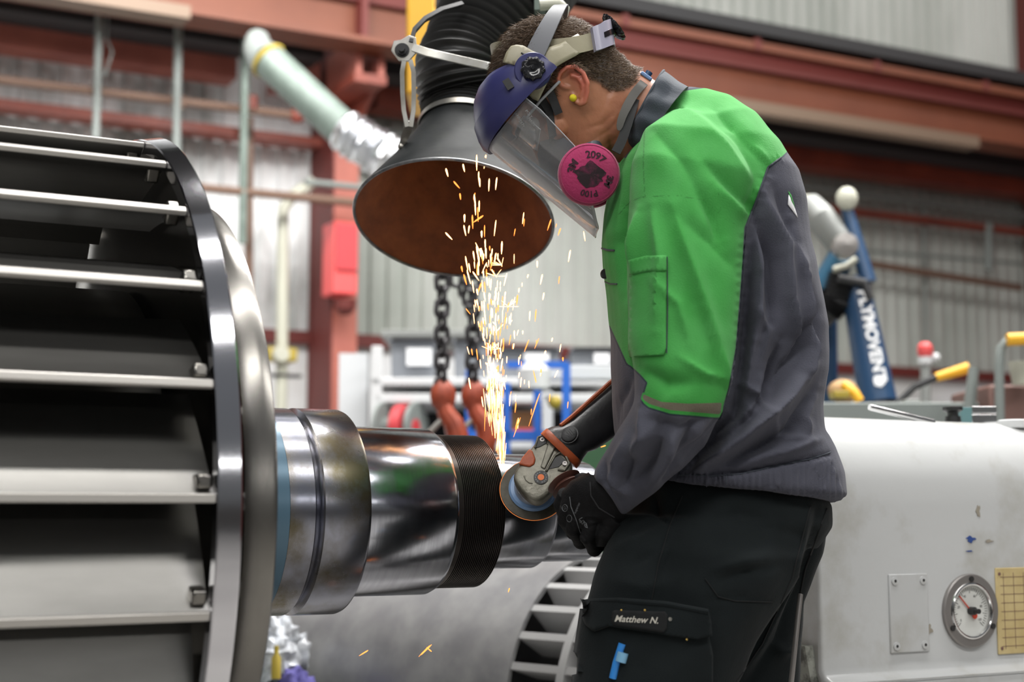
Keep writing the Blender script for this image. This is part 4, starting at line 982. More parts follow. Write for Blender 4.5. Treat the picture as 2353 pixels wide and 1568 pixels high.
# sleeve folds
fold([(1500, 470), (1520, 600), (1508, 760)], .006, 16); fold([(1545, 470), (1600, 640), (1660, 840), (1672, 900)], .007, 18); fold([(1470, 480), (1455, 560), (1450, 640)], .006, 14)
fold([(1560, 500), (1640, 560), (1690, 620)], -.004, 22); fold([(1600, 430), (1640, 500), (1660, 560)], -.006, 16); fold([(1640, 420), (1690, 480), (1715, 500)], .005, 16); fold([(1600, 700), (1640, 800), (1650, 880)], -.005, 18)
fold([(1470, 850), (1530, 880), (1600, 880)], -.006, 20); fold([(1480, 960), (1560, 985), (1640, 960)], -.005, 16); fold([(1478, 930), (1488, 1000), (1440, 1060)], .010, 17); fold([(1520, 1000), (1500, 1060), (1455, 1120)], -.008, 16)
fold([(1550, 990), (1540, 1050), (1490, 1120)], .008, 16); fold([(1440, 1010), (1420, 1060), (1415, 1130)], .006, 12); fold([(1460, 1020), (1440, 1090), (1430, 1130)], -.006, 9); fold([(1600, 960), (1570, 1040), (1530, 1090)], -.008, 16); fold([(1405, 1080), (1425, 1120), (1445, 1140)], .006, 8)
fold([(1380, 1065), (1372, 1120), (1400, 1165)], .003, 8); fold([(1392, 1060), (1386, 1110), (1420, 1160)], -.004, 7)
# yoke and back
fold([(1560, 240), (1650, 330), (1730, 430)], .006, 26); fold([(1500, 300), (1560, 360), (1600, 430)], -.004, 24); fold([(1640, 250), (1720, 330), (1770, 390)], -.005, 14); fold([(1610, 360), (1680, 430), (1730, 480)], -.005, 16); fold([(1690, 300), (1745, 350), (1775, 385)], .004, 10)
fold([(1750, 440), (1800, 560), (1810, 680), (1830, 760)], .010, 14); fold([(1730, 480), (1775, 600), (1770, 740)], -.012, 16); fold([(1780, 430), (1830, 560), (1850, 720)], -.006, 12); fold([(1745, 500), (1745, 640), (1740, 780)], .008, 11)
fold([(1815, 500), (1850, 640), (1868, 800), (1850, 870)], .010, 13); fold([(1850, 620), (1876, 740), (1880, 820)], -.007, 10); fold([(1740, 620), (1730, 780), (1710, 920)], .007, 12); fold([(1870, 720), (1830, 820), (1770, 930)], -.014, 18); fold([(1800, 780), (1770, 880), (1720, 950)], -.016, 20)
fold([(1850, 850), (1790, 930), (1700, 1010), (1620, 1070)], .016, 20); fold([(1870, 900), (1820, 985), (1740, 1030), (1640, 1080)], -.012, 16); fold([(1760, 850), (1730, 930), (1650, 1020)], .012, 16); fold([(1720, 960), (1660, 1010), (1590, 1060)], -.010, 14); fold([(1700, 900), (1690, 960), (1640, 1000)], -.010, 12)
fold([(1728, 540), (1722, 650), (1714, 760), (1704, 850), (1686, 930)], -.009, 12); fold([(1672, 960), (1632, 1015), (1585, 1065), (1530, 1108)], -.014, 14); fold([(1690, 985), (1650, 1040), (1600, 1080)], .008, 12)
fold([(1760, 960), (1800, 1000), (1860, 1010)], .005, 9); fold([(1730, 700), (1765, 760), (1745, 840)], .005, 10); fold([(1815, 700), (1835, 780), (1815, 850)], .006, 9); fold([(1700, 880), (1740, 905), (1770, 960)], .006, 10)
fold([(1500, 640), (1560, 700), (1585, 790)], .0035, 12); fold([(1560, 820), (1620, 860), (1665, 870)], .004, 10); fold([(1450, 870), (1420, 930), (1415, 1000)], -.005, 12); fold([(1540, 900), (1500, 990), (1470, 1040)], .003, 9)
fold([(1880, 890), (1850, 960), (1860, 1000)], .006, 10); fold([(1885, 1010), (1800, 1040), (1700, 1062)], .006, 10); fold([(1905, 1045), (1820, 1062), (1700, 1085), (1590, 1090)], -.007, 6)
# front: far breast
fold([(1440, 480), (1425, 560), (1440, 680)], -.008, 14); fold([(1405, 470), (1392, 560), (1400, 660)], .004, 12)
# gathered hem
hemk = sdist(px, [(1530, 1085), (1700, 1090), (1905, 1050), (1945, 1150), (1905, 1170), (1690, 1150), (1530, 1115)]) > 0
disp += .0022*np.sin(px[:, 0]*.55+np.sin(px[:, 0]*.06)*3)*near*hemk*(px[:, 0] > 1560)
elas = sdist(px, [(1560, 1088), (1668, 1092), (1668, 1132), (1530, 1108)]) > 0
disp += .003*np.sin(px[:, 0]*.62)*near*elas
# puckers along yoke seam and sleeve seam
def pucker(pts, wv, amp, w, off):
    global disp
    A = np.asarray(pts, float); d, tt = ldist(px, pts); Ltot = np.sum(np.linalg.norm(np.diff(A, axis=0), axis=1))
    disp += amp*np.sin(tt*Ltot*wv)*np.exp(-((d-off)/w)**2)*near
pucker([(1795, 362), (1765, 385), (1715, 520)], .5, .0012, 9, 7); pucker([(1712, 530), (1700, 800), (1660, 960)], .35, .0015, 8, 7)
# crumple everywhere, weak
disp += .0009*np.sin(px[:, 0]*.045+2*np.sin(px[:, 1]*.021))*np.sin(px[:, 1]*.033+px[:, 0]*.01)
P = P+N*disp[:, None]; set_co(me, P)
for _ in range(1):
    o_ = bpy.data.objects.new('t', me)
px = proj_np(P)
greenpoly = [(1330, 300), (1437, 362), (1500, 250), (1530, 205), (1571, 207), (1700, 190), (1830, 330), (1795, 364), (1763, 388), (1742, 450), (1712, 524), (1708, 600), (1700, 700), (1692, 800), (1676, 890), (1655, 963), (1600, 958), (1540, 953), (1490, 938), (1474, 925), (1478, 905), (1486, 880), (1470, 862), (1448, 842), (1440, 838), (1400, 750), (1330, 700)]
k_ = 2.3/FPX
gv = sdist(px, greenpoly)*k_
side = (P-np.array(EYE))@np.array(G)
# back side and far side: the green ends at the same heights
attr(me, 'green', gv)
attr(me, 'band', sdist(px, [(1478, 904), (1520, 922), (1580, 926), (1661, 924), (1657, 955), (1600, 950), (1540, 945), (1492, 931), (1474, 918)])*k_)
d1 = ldist(px, [(1482, 262), (1478, 380), (1482, 455)])[0]; d2 = ldist(px, [(1415, 500), (1450, 462), (1482, 452), (1560, 450), (1620, 462), (1650, 490)])[0]
d3 = ldist(px, [(1690, 515), (1660, 500), (1650, 440)])[0]; d4 = ldist(px, [(1698, 530), (1692, 700), (1670, 880)])[0]
attr(me, 'seam', np.minimum(np.minimum(d1, d2), d3*1.5)*k_*1.3)
jk_bvh = bvh_of(me)
jacket = link_mesh(me, 'jacket', 'jacket', person, 180)
JS = caster(jk_bvh, .0012)
# sleeve pocket, flap, seams and hem
def rrect(x0, y0, x1, y1, sk=0): return [(x0, y0), (x1, y0+sk), (x1, y1+sk), (x0, y1)]
drape([(1447, 610), (1530, 588), (1531, 800), (1526, 816), (1450, 820), (1446, 808)], caster(jk_bvh, .002), .0022, 'sleeve_pocket', 'greencloth', jacket, 5)
drape([(1446, 598), (1488, 588), (1530, 588), (1531, 622), (1490, 624), (1448, 632)], caster(jk_bvh, .0045), .0022, 'pocket_flap', 'greencloth', jacket, 4)
tube_px(dens([(1533, 590), (1534, 700), (1532, 812)]), JS, .0008, 'pocket_seam', 'darkcloth', jacket)
tube_px(dens([(1383, 571), (1395, 575), (1412, 576)]), JS, .0016, 'chest_piping', 'darkcloth', jacket); tube_px(dens([(1390, 648), (1402, 653), (1418, 653)]), JS, .0012, 'flap_edge', 'darkcloth', jacket)
c = JS(1391, 630); MB().lathe(c, (-G-R_*.8).normalized(), [(0, .0085), (.003, .0085), (.004, .006), (.003, .003), (.003, 0)], 20).build('press_stud', 'rubber', jacket)
tube_px(dens([(1795, 362), (1765, 384), (1742, 450), (1714, 522)]), JS, .0015, 'yoke_piping', 'darkcloth', jacket)
tube_px(dens([(1714, 522), (1708, 620), (1700, 720), (1692, 810), (1676, 890), (1657, 960)]), JS, .0010, 'sleeve_piping', 'darkcloth', jacket)
tube_px(dens([(1908, 1040), (1860, 1056), (1800, 1068), (1700, 1090), (1640, 1094), (1560, 1092)]), JS, .0010, 'hem_seam', 'darkcloth', jacket)
tube_px(dens([(1668, 1092), (1668, 1136)]), JS, .0008, 'hem_seam', 'darkcloth', jacket)
# badge on the back
drape([(1812, 448), (1822, 468), (1832, 500), (1822, 486), (1810, 470)], caster(jk_bvh, .0015), .001, 'badge_cloth', 'label', jacket, 2, label='pale and green diamond badge on the back')
drape([(1811, 440), (1817, 448), (1826, 478), (1818, 462)], caster(jk_bvh, .002), .001, 'badge_stripe', 'greencloth', jacket, 2)
# collar
cr_ = []
for (a, b, h, th) in [((1456, 380), (1578, 214), .122, 0), ((1440, 370), (1560, 200), .112, 0), ((1430, 360), (1545, 186), .102, 0), ((1424, 352), (1524, 170), .092, 0)]:
    cr_.append(seg_ring(a, b, 2.485, h, 48, 2.1))
cin = []
for r in cr_[::-1]:
    c = sum(r, Vector())/len(r); cin.append([p+(c-p).normalized()*.006 for p in r])
cb = MB().rings(cr_+cin, False, True); me = cb.mesh()
sb = bmesh.new(); sb.from_mesh(me); bmesh.ops.subdivide_edges(sb, edges=sb.edges, cuts=2, use_grid_fill=True); sb.to_mesh(me); sb.free()
P = co_of(me); px = proj_np(P); N = no_of(me); disp = .0035*np.sin(px[:, 0]*.09+px[:, 1]*.05)+.003*np.sin(px[:, 1]*.12-px[:, 0]*.03); nr = np.clip(N@np.array(-G)+.3, 0, 1); P += (np.array(-G)[None]*(disp*nr)[:, None]); set_co(me, P)
col_o = link_mesh(me, 'collar', 'darkcloth', jacket, 60)
MB().tube([p-(sum(cr_[-1], Vector())/48-p)*.0 for p in cr_[-1]]+[cr_[-1][0]], .0022, 8).build('collar_edge', 'darkcloth', jacket)

# --- trousers -------------------------------------------------------------
hipr = [seg_ring((1470, 1090), (1880, 1130), 2.5, .155), seg_ring((1440, 1130), (1905, 1160), 2.5, .175), seg_ring((1420, 1190), (1905, 1210), 2.5, .185), seg_ring((1392, 1250), (1870, 1262), 2.5, .17)]
def leg_(pts, d0): return MB().rings([seg_ring(a, b, d, h, 36, 2.2) for a, b, d, h in pts])
nl = leg_([((1410, 1180), (1860, 1200), 2.42, .10), ((1388, 1255), (1845, 1280), 2.395, .115), ((1362, 1330), (1800, 1360), 2.385, .115), ((1345, 1390), (1760, 1430), 2.38, .112), ((1332, 1470), (1720, 1500), 2.375, .108), ((1325, 1568), (1685, 1580), 2.37, .104), ((1318, 1700), (1620, 1720), 2.37, .098), ((1330, 1850), (1590, 1850), 2.38, .09), ((1370, 2050), (1600, 2050), 2.39, .08), ((1390, 2250), (1590, 2250), 2.40, .075), ((1400, 2330), (1590, 2330), 2.40, .075)], 0)
fl_ = leg_([((1460, 1200), (1903, 1190), 2.60, .09), ((1450, 1280), (1888, 1275), 2.61, .10), ((1450, 1330), (1868, 1330), 2.62, .10), ((1450, 1390), (1846, 1385), 2.63, .10), ((1450, 1480), (1840, 1480), 2.64, .098), ((1460, 1600), (1835, 1600), 2.64, .09), ((1500, 1750), (1810, 1750), 2.64, .085), ((1560, 1950), (1790, 1950), 2.64, .08), ((1590, 2200), (1775, 2200), 2.64, .072)], 0)
me = remeshed([MB().rings(hipr), nl, fl_], .0058, 4, .5)
P = co_of(me); N = no_of(me); px = proj_np(P); near = np.clip((N@np.array(-G))*2+.25, 0, 1); disp = np.zeros(len(P)); FA = 1.3
fold([(1415, 1260), (1480, 1240), (1540, 1205)], .006, 14); fold([(1450, 1300), (1500, 1270), (1545, 1225)], -.005, 12); fold([(1640, 1310), (1700, 1292), (1760, 1285)], .008, 14); fold([(1650, 1335), (1710, 1318), (1790, 1300)], -.006, 12)
fold([(1860, 1170), (1820, 1330), (1750, 1480), (1690, 1568)], .010, 12); fold([(1880, 1180), (1850, 1330), (1790, 1470), (1720, 1568)], -.012, 14); fold([(1500, 1130), (1510, 1180), (1545, 1210)], -.006, 8); fold([(1560, 1215), (1515, 1310), (1498, 1380)], -.0035, 5)
fold([(1780, 1480), (1800, 1500), (1825, 1490)], .010, 12); fold([(1650, 1190), (1700, 1180), (1780, 1200)], -.004, 14); fold([(1400, 1330), (1480, 1350), (1560, 1330)], .004, 20); fold([(1620, 1380), (1700, 1372), (1770, 1378)], -.003, 5)
disp += .0015*np.sin(px[:, 0]*.03+2*np.sin(px[:, 1]*.017))*np.sin(px[:, 1]*.028+px[:, 0]*.012)
P = P+N*disp[:, None]; set_co(me, P)
tr_bvh = bvh_of(me); trousers = link_mesh(me, 'trousers', 'trousers', person, 180)
TS = caster(tr_bvh, .001)
# cargo pocket
pk = drape([(1345, 1402), (1480, 1402), (1620, 1420), (1632, 1500), (1630, 1640), (1480, 1640), (1322, 1640), (1330, 1500)], caster(tr_bvh, .010), .009, 'cargo_pocket', 'trousers', trousers, 5)
drape([(1338, 1382), (1420, 1380), (1530, 1388), (1626, 1405), (1632, 1430), (1634, 1462), (1600, 1470), (1500, 1455), (1400, 1440), (1368, 1452), (1352, 1438), (1340, 1410)], caster(tr_bvh, .022), .006, 'pocket_flap', 'trousers', trousers, 5)
tube_px(dens([(1338, 1384), (1420, 1381), (1530, 1389), (1626, 1407)]), caster(tr_bvh, .026), .0045, 'flap_edge', 'trousers', trousers)
tube_px(dens([(1415, 1500), (1410, 1568), (1408, 1640)]), caster(tr_bvh, .012), .0014, 'pocket_seam', 'tseam', trousers)
drape([(1370, 1500), (1412, 1500), (1410, 1640), (1366, 1640)], caster(tr_bvh, .015), .003, 'pen_pocket', 'trousers', trousers, 3)
nps = caster(tr_bvh, .029)
npp = drape([(1408, 1406), (1414, 1403), (1528, 1406), (1534, 1414), (1532, 1446), (1524, 1455), (1412, 1438), (1406, 1430)], caster(tr_bvh, .0285), .0015, 'name_patch', 'tseam', trousers, 3, label='black name patch with silver stitched writing')
M['thread_silver'] = mat('silver_thread', (.50, .48, .42), .5)
def px_text(s, px0, py0, h, surf, name, m, parent, ang=0, shear=0, bold=.0, arc=None):
    me_ = text_mesh(s, h, bold); ca, sa = math.cos(ang), math.sin(ang)
    for v in me_.vertices:
        x, y = v.co.x+shear*v.co.y, v.co.y
        if arc: t_ = arc[1]-x/arc[0]; x, y = (arc[0]+y)*math.cos(t_), (arc[0]+y)*math.sin(t_)
        v.co = surf(px0+x*ca+y*sa, py0+x*sa-y*ca)
    return link_mesh(me_, name, m, parent, 0)
px_text('Matthew N.', 1464, 1425, 21, caster(tr_bvh, .0306), 'stitched_name', 'thread_silver', npp, .05, .3, .35)
px_text('®', 1540, 1424, 11, caster(tr_bvh, .0296), 'stitched_mark', 'thread_silver', trousers)
for (x, y_) in ((1428, 1403), (1482, 1403), (1578, 1470)): MB().sphere(caster(tr_bvh, .029)(x, y_), .002, 8).build('snap_stud', 'brass', trousers)
tube_px(dens([(1900, 1170), (1850, 1310), (1838, 1370)]), TS, .0018, 'back_seam', 'tseam', trousers); tube_px(dens([(1620, 1330), (1650, 1372), (1690, 1382), (1775, 1384)]), TS, .0010, 'hip_pocket_seam', 'tseam', trousers)
tube_px(dens([(1568, 1140), (1540, 1205), (1512, 1300), (1498, 1378)]), TS, .0010, 'side_seam', 'tseam', trousers); tube_px(dens([(1862, 1165), (1820, 1330), (1752, 1480), (1692, 1568)]), TS, .0012, 'inseam', 'tseam', trousers)
# boots
for (c0, dd) in (((1495, 0), 2.40), ((1680, 0), 2.64)):
    g0 = H(c0[0], 1175, dd); g0.z = 0; b = MB()
    rs = []
    for x, hw, z in ((.10, .035, .06), (.095, .042, .09), (.03, .048, .12), (-.06, .050, .09), (-.13, .052, .065), (-.19, .04, .05), (-.205, .015, .03)):
        rs.append([g0+R_*x+G*(hw*math.cos(q))+UP*(max(0, z/2+z/2*math.sin(q))+.002) for q in [2*PI*k/16 for k in range(16)]])
    b.rings(rs); b.tube([g0+UP*.06+R_*.02, g0+UP*.19+R_*.02], [.05, .055], 20); b.build('boot', 'rubber', person, 60)
# pens and cable
PS = caster(tr_bvh, .020)
t = thing('blue_pen', PS(1425, 1500), 'light blue pen cap sticking out of the cargo pocket', 'pen')
M['penblue'] = mat('pen_blue', (.03, .22, .62), .3); M['penpale'] = mat('pen_pale_blue', (.20, .42, .62), .2)
MB().tube([PS(1430, 1480), PS(1416, 1524), PS(1408, 1560)], .0058, 12).build('pen_barrel', 'penblue', t)
MB().tube([PS(1432, 1500), PS(1426, 1522)], .0085, 12).build('pen_clip', 'penpale', t)
pipe('power_cable', [H(1839, 1366, 2.47), H(1833, 1420, 2.46), H(1826, 1490, 2.45), H(1818, 1568, 2.45), H(1812, 1750, 2.46), H(1800, 2100, 2.5), H(1805, 2300, 2.52)], .0045, 'bezel', 'grey power cable hanging down behind the trouser leg', 'cable')
# ---------------------------------------------------------------- face shield, respirator, glasses
M['navy'] = mat('navy_plastic', (.028, .030, .115), .36, col2=(.034, .036, .13), nscale=5, spec=.5)
M['beige'] = mat('beige_plastic', (.36, .33, .235), .36, col2=(.29, .265, .18), nscale=14)
M['greystrap'] = mat('grey_strap', (.13, .135, .15), .5)
M['blackgloss'] = mat('black_gloss_plastic', (.012, .012, .014), .15)
M['pink'] = mat('pink_filter_felt', (.40, .020, .115), .85, col2=(.33, .017, .09), nscale=22, bump=.5, bscale=240, sheen=.3)
M['soot'] = mat('dark_filter_print', (.035, .008, .018), .85)
M['mask'] = mat('grey_mask_rubber', (.035, .042, .058), .5)
M['elastic'] = mat('black_elastic', (.022, .022, .024), .8)
M['strapgrey'] = mat('neck_strap_grey', (.085, .080, .075), .8)
M['bluebuckle'] = mat('clear_blue_buckle', (.16, .26, .46), .15)
M['yellowplug'] = mat('yellow_foam', (.72, .62, .02), .8)
def clear_mat(name, tint, haze, rough=.04, gl=.10):
    m = bpy.data.materials.new(name); m.use_nodes = True; nt = m.node_tree; nt.nodes.clear()
    o = nt.nodes.new('ShaderNodeOutputMaterial'); t_ = nt.nodes.new('ShaderNodeBsdfTransparent'); t_.inputs[0].default_value = (*tint, 1)
    g = nt.nodes.new('ShaderNodeBsdfGlossy'); g.inputs['Roughness'].default_value = rough; d = nt.nodes.new('ShaderNodeBsdfDiffuse'); d.inputs[0].default_value = (.8, .82, .85, 1)
    lw = nt.nodes.new('ShaderNodeFresnel'); lw.inputs['IOR'].default_value = 1.5
    a = nt.nodes.new('ShaderNodeMath'); a.operation = 'MULTIPLY_ADD'; a.inputs[1].default_value = 1.6; a.inputs[2].default_value = gl*.4; nt.links.new(lw.outputs[0], a.inputs[0])
    m1 = nt.nodes.new('ShaderNodeMixShader'); m2 = nt.nodes.new('ShaderNodeMixShader')
    nt.links.new(a.outputs[0], m1.inputs[0]); nt.links.new(t_.outputs[0], m1.inputs[1]); nt.links.new(g.outputs[0], m1.inputs[2])
    l2 = nt.nodes.new('ShaderNodeLayerWeight'); l2.inputs[0].default_value = .35
    h = nt.nodes.new('ShaderNodeMath'); h.operation = 'MULTIPLY_ADD'; h.inputs[1].default_value = haze*2.0; h.inputs[2].default_value = haze*.10; nt.links.new(l2.outputs['Facing'], h.inputs[0])
    h.use_clamp = True
    nt.links.new(h.outputs[0], m2.inputs[0]); nt.links.new(m1.outputs[0], m2.inputs[1]); nt.links.new(d.outputs[0], m2.inputs[2]); nt.links.new(m2.outputs[0], o.inputs[0])
    return m
M['visor'] = clear_mat('clear_visor', (.98, .98, .98), .5)  # haze paints reflected sheen, plus scratches, as white diffuse colour
M['lens'] = clear_mat('clear_lens', (.9, .9, .92), .10, gl=.4)
fs = thing('face_shield', HC, 'navy and beige head-worn face shield with clear visor on the bending man', 'face shield')
def L2(px, py, d=2.47):
    """position in the head's side view of an image point lying near the head's mid-plane"""
    p = H(px, py, d); q = p-HC; return q.dot(HF), q.dot(HU)
# brow guard
rows_o = []
prof_g = [  # (front x, front z, side z, lateral), from the upper lip to the lower lip
    (.066, .139, .096, .084), (.086, .138, .094, .090), (.106, .130, .088, .096), (.122, .117, .082, .101), (.136, .101, .074, .105), (.147, .083, .063, .108), (.1525, .069, .052, .110), (.1515, .059, .044, .109)]
for xf, zf, zs, lt in prof_g:
    r = []
    for k in range(49):
        q = math.radians(-97+194*k/48); cf = math.cos(q)
        w = max(0, cf)**.8
        r.append(HP(.012+(xf-.012)*(math.copysign(abs(cf)**.92, cf)), lt*math.copysign(abs(math.sin(q))**.85, q), zs+(zf-zs)*w))
    rows_o.append(r)
g = MB().grid(rows_o); go = g.build('brow_guard', 'navy', fs, 60); sm = go.modifiers.new('thick', 'SOLIDIFY'); sm.thickness = .003; sm.offset = -1
# raised lower band of the guard
rb = []
for i, off in ((4, .0), (4, .0022), (7, .0022), (7, .0)):
    cen = HP(.0, 0, .06); rb.append([p+(p-cen).normalized()*off for p in rows_o[i]])
mid = [[a.lerp(b_, t_)+(a.lerp(b_, t_)-HP(0, 0, .06)).normalized()*.0024 for a, b_ in zip(rows_o[4], rows_o[7])] for t_ in (.33, .66)]
mid = [[p+(p-HP(0, 0, .06)).normalized()*.0024 for p in rows_o[k]] for k in (5, 6)]
MB().grid([rb[0], rb[1]]+mid+[rb[2], rb[3]]).build('guard_band', 'navy', fs, 30)
# side pivots
for s in (1, -1):
    c = HP(.020, s*.098, .072)
    MB().lathe(c, HL*s, [(-.012, .030), (.006, .031), (.0085, .029), (.0085, 0)], 40).build('pivot_plate', 'navy', fs)
    nk = MB(); rs = []
    for h, r0 in ((.0085, .0195), (.016, .020), (.020, .0185), (.021, .013), (.018, .009), (.018, .004), (.020, .003), (.020, .0001)):
        rs.append([c+HL*s*h+(HF*math.cos(q)+HU*math.sin(q))*(r0*(1+(.06*math.cos(9*q) if r0 > .015 else 0))) for q in [2*PI*k/72 for k in range(72)]])
    nk.rings(rs).build('pivot_knob', 'blackgloss', fs, 60)
MB().box(HP(.064, .1035, .088), (.006, .0016, .009), ((HF*.9+HU*.3).normalized(), HL, (HU*.9-HF*.3).normalized())).build('slot', 'ink', fs, 0)
# visor sheet
def zb_(q):
    q = abs(q); pts = [(0, -.176), (20, -.174), (35, -.150), (49, -.110), (60, -.087), (66, -.066), (71, .02)]
    return float(np.interp(q, [a for a, b_ in pts], [b_ for a, b_ in pts]))
rows = []
for i in range(25):
    u = i/24; r = []
    for k in range(61):
        qd = -71+142*k/60; q = math.radians(qd); z0, z1 = .062-.012*abs(math.sin(q)), zb_(qd)
        z = z0+(z1-z0)*u
        r.append(HP(.012+.137*math.cos(q)+.006*math.sin(q)**2, .104*math.copysign(abs(math.sin(q))**.9, q), z))
    rows.append(r)
v = MB().grid(rows); vo = v.build('visor', 'visor', fs, 180); sm = vo.modifiers.new('thick', 'SOLIDIFY'); sm.thickness = .0012; sm.offset = -1
edge = [rows[i][-1] for i in range(25)]+rows[-1][::-1]+[rows[i][0] for i in range(24, -1, -1)]
M['visoredge'] = mat('visor_edge', (.42, .43, .46), .2)
MB().tube(edge, .0009, 6).build('visor_edge', 'visoredge', fs)
M['etch'] = mat('visor_etching', (.30, .30, .30), .5)
vb = bvh_of(vo.data); off_ = vo.location+fs.location
def VS(px, py, o=.0008):
    d = (H(px, py, 1.)-EYE).normalized(); h = vb.ray_cast(EYE-off_, d)
    return (h[0]+off_-d*o) if h[0] else H(px, py, 2.35)
for k, (x, y_, s_) in enumerate(((1190, 268, 'ANSI'), (1199, 284, 'Z87+'), (1215, 262, 'POLY'), (1222, 280, 'MADE'))): px_text(s_, x, y_, 9, VS, 'etched_text', 'etch', fs, .9, 0, .2)
# head band: an oval round the head through points read in the side view
def band(pf, pb, wf, wb, lat, name, m, q0=0, q1=360, th=.002, n=72, off=0., wmid=None):
    (xa, za), (xb_, zb2) = pf, pb; c = ((xa+xb_)/2, (za+zb2)/2); d = Vector((xa-xb_, 0, za-zb2)); a = d.length/2+off; ux, uz = (xa-xb_)/2/a*(a/(d.length/2)) if False else (xa-xb_)/d.length, (za-zb2)/d.length
    rs = []
    for k in range(n+1):
        q = math.radians(q0+(q1-q0)*k/n); w = (wf+wb)/2+(wf-wb)/2*math.cos(q)
        if wmid: w += wmid*abs(math.sin(q))**3
        cx = a*math.cos(q); cy = (lat+off)*math.sin(q)
        P0 = HP(c[0]+ux*cx, cy, c[1]+uz*cx-.046*math.sin(q)**2); nn = (HF*(ux*math.cos(q)/a)+HU*(uz*math.cos(q)/a)+HL*(math.sin(q)/(lat+off))).normalized()
        up2 = (HU*ux-HF*uz).normalized()
        rs.append([P0+up2*w/2+nn*th/2, P0-up2*w/2+nn*th/2, P0-up2*w/2-nn*th/2, P0+up2*w/2-nn*th/2])
    if q1-q0 >= 360: rs = rs[:-1]
    return MB().rings(rs, True, q1-q0 >= 360).build(name, m, fs, 40)
pf = L2(1130, 124); pb = L2(1398, 84)
band(pf, pb, .028, .030, .090, 'head_band', 'beige', 0, 360, .0022)
band(pf, pb, .030, .046, .0935, 'rear_housing', 'bezel', 112, 248, .010, off=.003)
M['chromegrey'] = mat('grey_violet_plastic', (.34, .33, .42), .2)
bpy.data.objects['rear_housing'].data.materials[0] = M['chromegrey']
band(pf, pb, .006, .010, .094, 'housing_trim', 'blackgloss', 128, 232, .014, off=.002)
# crown strap over the top
def arc_strap(pts, name, m, w=.020, th=.0016):
    return ribbon(pts, w, HF, th, name, m, fs)
cs_ = []
xs, zs = L2(1235, 118)
for k in range(25):
    q = PI*k/24; l_ = math.cos(q); h = math.sin(q)
    cs_.append(HP(-.002-.118*h, .094*math.copysign(abs(l_)**.75, l_), .088+.034*h))
rsx = []
for i, p in enumerate(cs_):
    d = (cs_[min(i+1, 24)]-cs_[max(i-1, 0)]).normalized(); nn = (p-HP(-.05, 0, .06)).normalized(); wv = d.cross(nn).normalized(); w = .011+.007*abs(math.cos(PI*i/24))**2
    rsx.append([p+wv*w+nn*.001, p-wv*w+nn*.001, p-wv*w-nn*.001, p+wv*w-nn*.001])
MB().rings(rsx).build('crown_strap', 'greystrap', fs, 40)
# ratchet knob at the back
kc = HP(pb[0], 0, pb[1])+(-HF*.97+HU*.1).normalized()*.004
kd = (H(1424, 52, 2.44)-H(1392, 80, 2.44)).normalized()
kc = H(1388, 82, 2.46)
MB().lathe(kc, kd, [(-.004, .015), (.010, .016), (.011, .0135), (.022, .0135)], 40).build('ratchet_base', 'blackgloss', fs)
rs = []
for h, r0 in ((.016, .019), (.020, .026), (.0225, .0275), (.0245, .0275), (.0235, .020), (.022, .001)):
    rs.append([kc+kd*h+(kd.orthogonal().normalized()*math.cos(q)+kd.cross(kd.orthogonal().normalized())*math.sin(q))*(r0*(1+.035*math.cos(14*q))) for q in [2*PI*k/112 for k in range(112)]])
MB().rings(rs).build('ratchet_knob', 'blackgloss', fs, 50)
# beige side frame, one each side: plate lying on the head oval
def side_surf(s):
    def f(px, py):
        x, z = L2(px, py, 2.385); q = 1-((x+.004)/.132)**2; lat = .0925*math.sqrt(max(.05, q)); lat *= math.sqrt(max(.2, 1-max(0, (z-.075)/.13)**2)); lat *= 1-.10*max(0, (.03-z)/.10)
        return HP(x, s*(lat+.003), z)
    return f
poly = [(1156, 144), (1164, 122), (1175, 108), (1188, 106), (1203, 109), (1222, 121), (1241, 130), (1252, 125), (1262, 113), (1285, 105), (1305, 92), (1327, 76), (1354, 107), (1322, 132), (1291, 150), (1276, 160), (1264, 182), (1252, 205), (1237, 234), (1224, 228), (1214, 218), (1222, 198), (1206, 160)]
drape(poly, side_surf(1), .0026, 'side_frame', 'beige', fs, 3)
drape(poly, side_surf(-1), .0026, 'side_frame', 'beige', fs, 3)
MB().tube([side_surf(1)(x, y_)+HL*.003 for x, y_ in dens([(1198, 126), (1222, 142), (1242, 160)])], .0016).build('frame_slot', 'ink', fs)
# respirator
rp = thing('respirator', HP(.08, .0, -.06), 'half-mask respirator with round pink filter over the mouth and grey straps', 'respirator')
fc = H(1355, 400, 2.372); fn = (-G*1.0+R_*.10-UP*.10).normalized()
def disc(c, n_, prof, m, name, par, seg=64): return MB().lathe(c, n_, prof, seg).build(name, m, par, 40)
Rf = .0510
fo = disc(fc, fn, [(-.018, Rf*.97), (-.015, Rf), (-.003, Rf), (-.001, Rf*.97), (.001, Rf*.94), (.0, Rf*.93), (.004, Rf*.80), (.0062, Rf*.4), (.0066, 0)], 'pink', 'filter_disc', rp)
fx = (R_-fn*R_.dot(fn)).normalized(); fy = fn.cross(fx); fy = fy if fy.dot(UP) > 0 else -fy
def on_f(x, y_, o=.0008):
    r0 = math.hypot(x, y_)/Rf; z = float(np.interp(r0, [0, .4, .8, .93], [.0066, .0062, .004, 0])); return fc+fx*x+fy*y_+fn*(z+o)
def ftext(s, size, arc, bold=.0):
    me_ = text_mesh(s, size, bold)
    for v_ in me_.vertices:
        t_ = arc[1]-v_.co.x/arc[0]; r0 = arc[0]+v_.co.y; v_.co = on_f(r0*math.cos(t_), r0*math.sin(t_))
    return link_mesh(me_, 'printed_text', 'soot', fo, 0)
ftext('2097', .0165, (.031, 1.28), .0004); ftext('3M', .0165, (.031, 2.75), .0008)
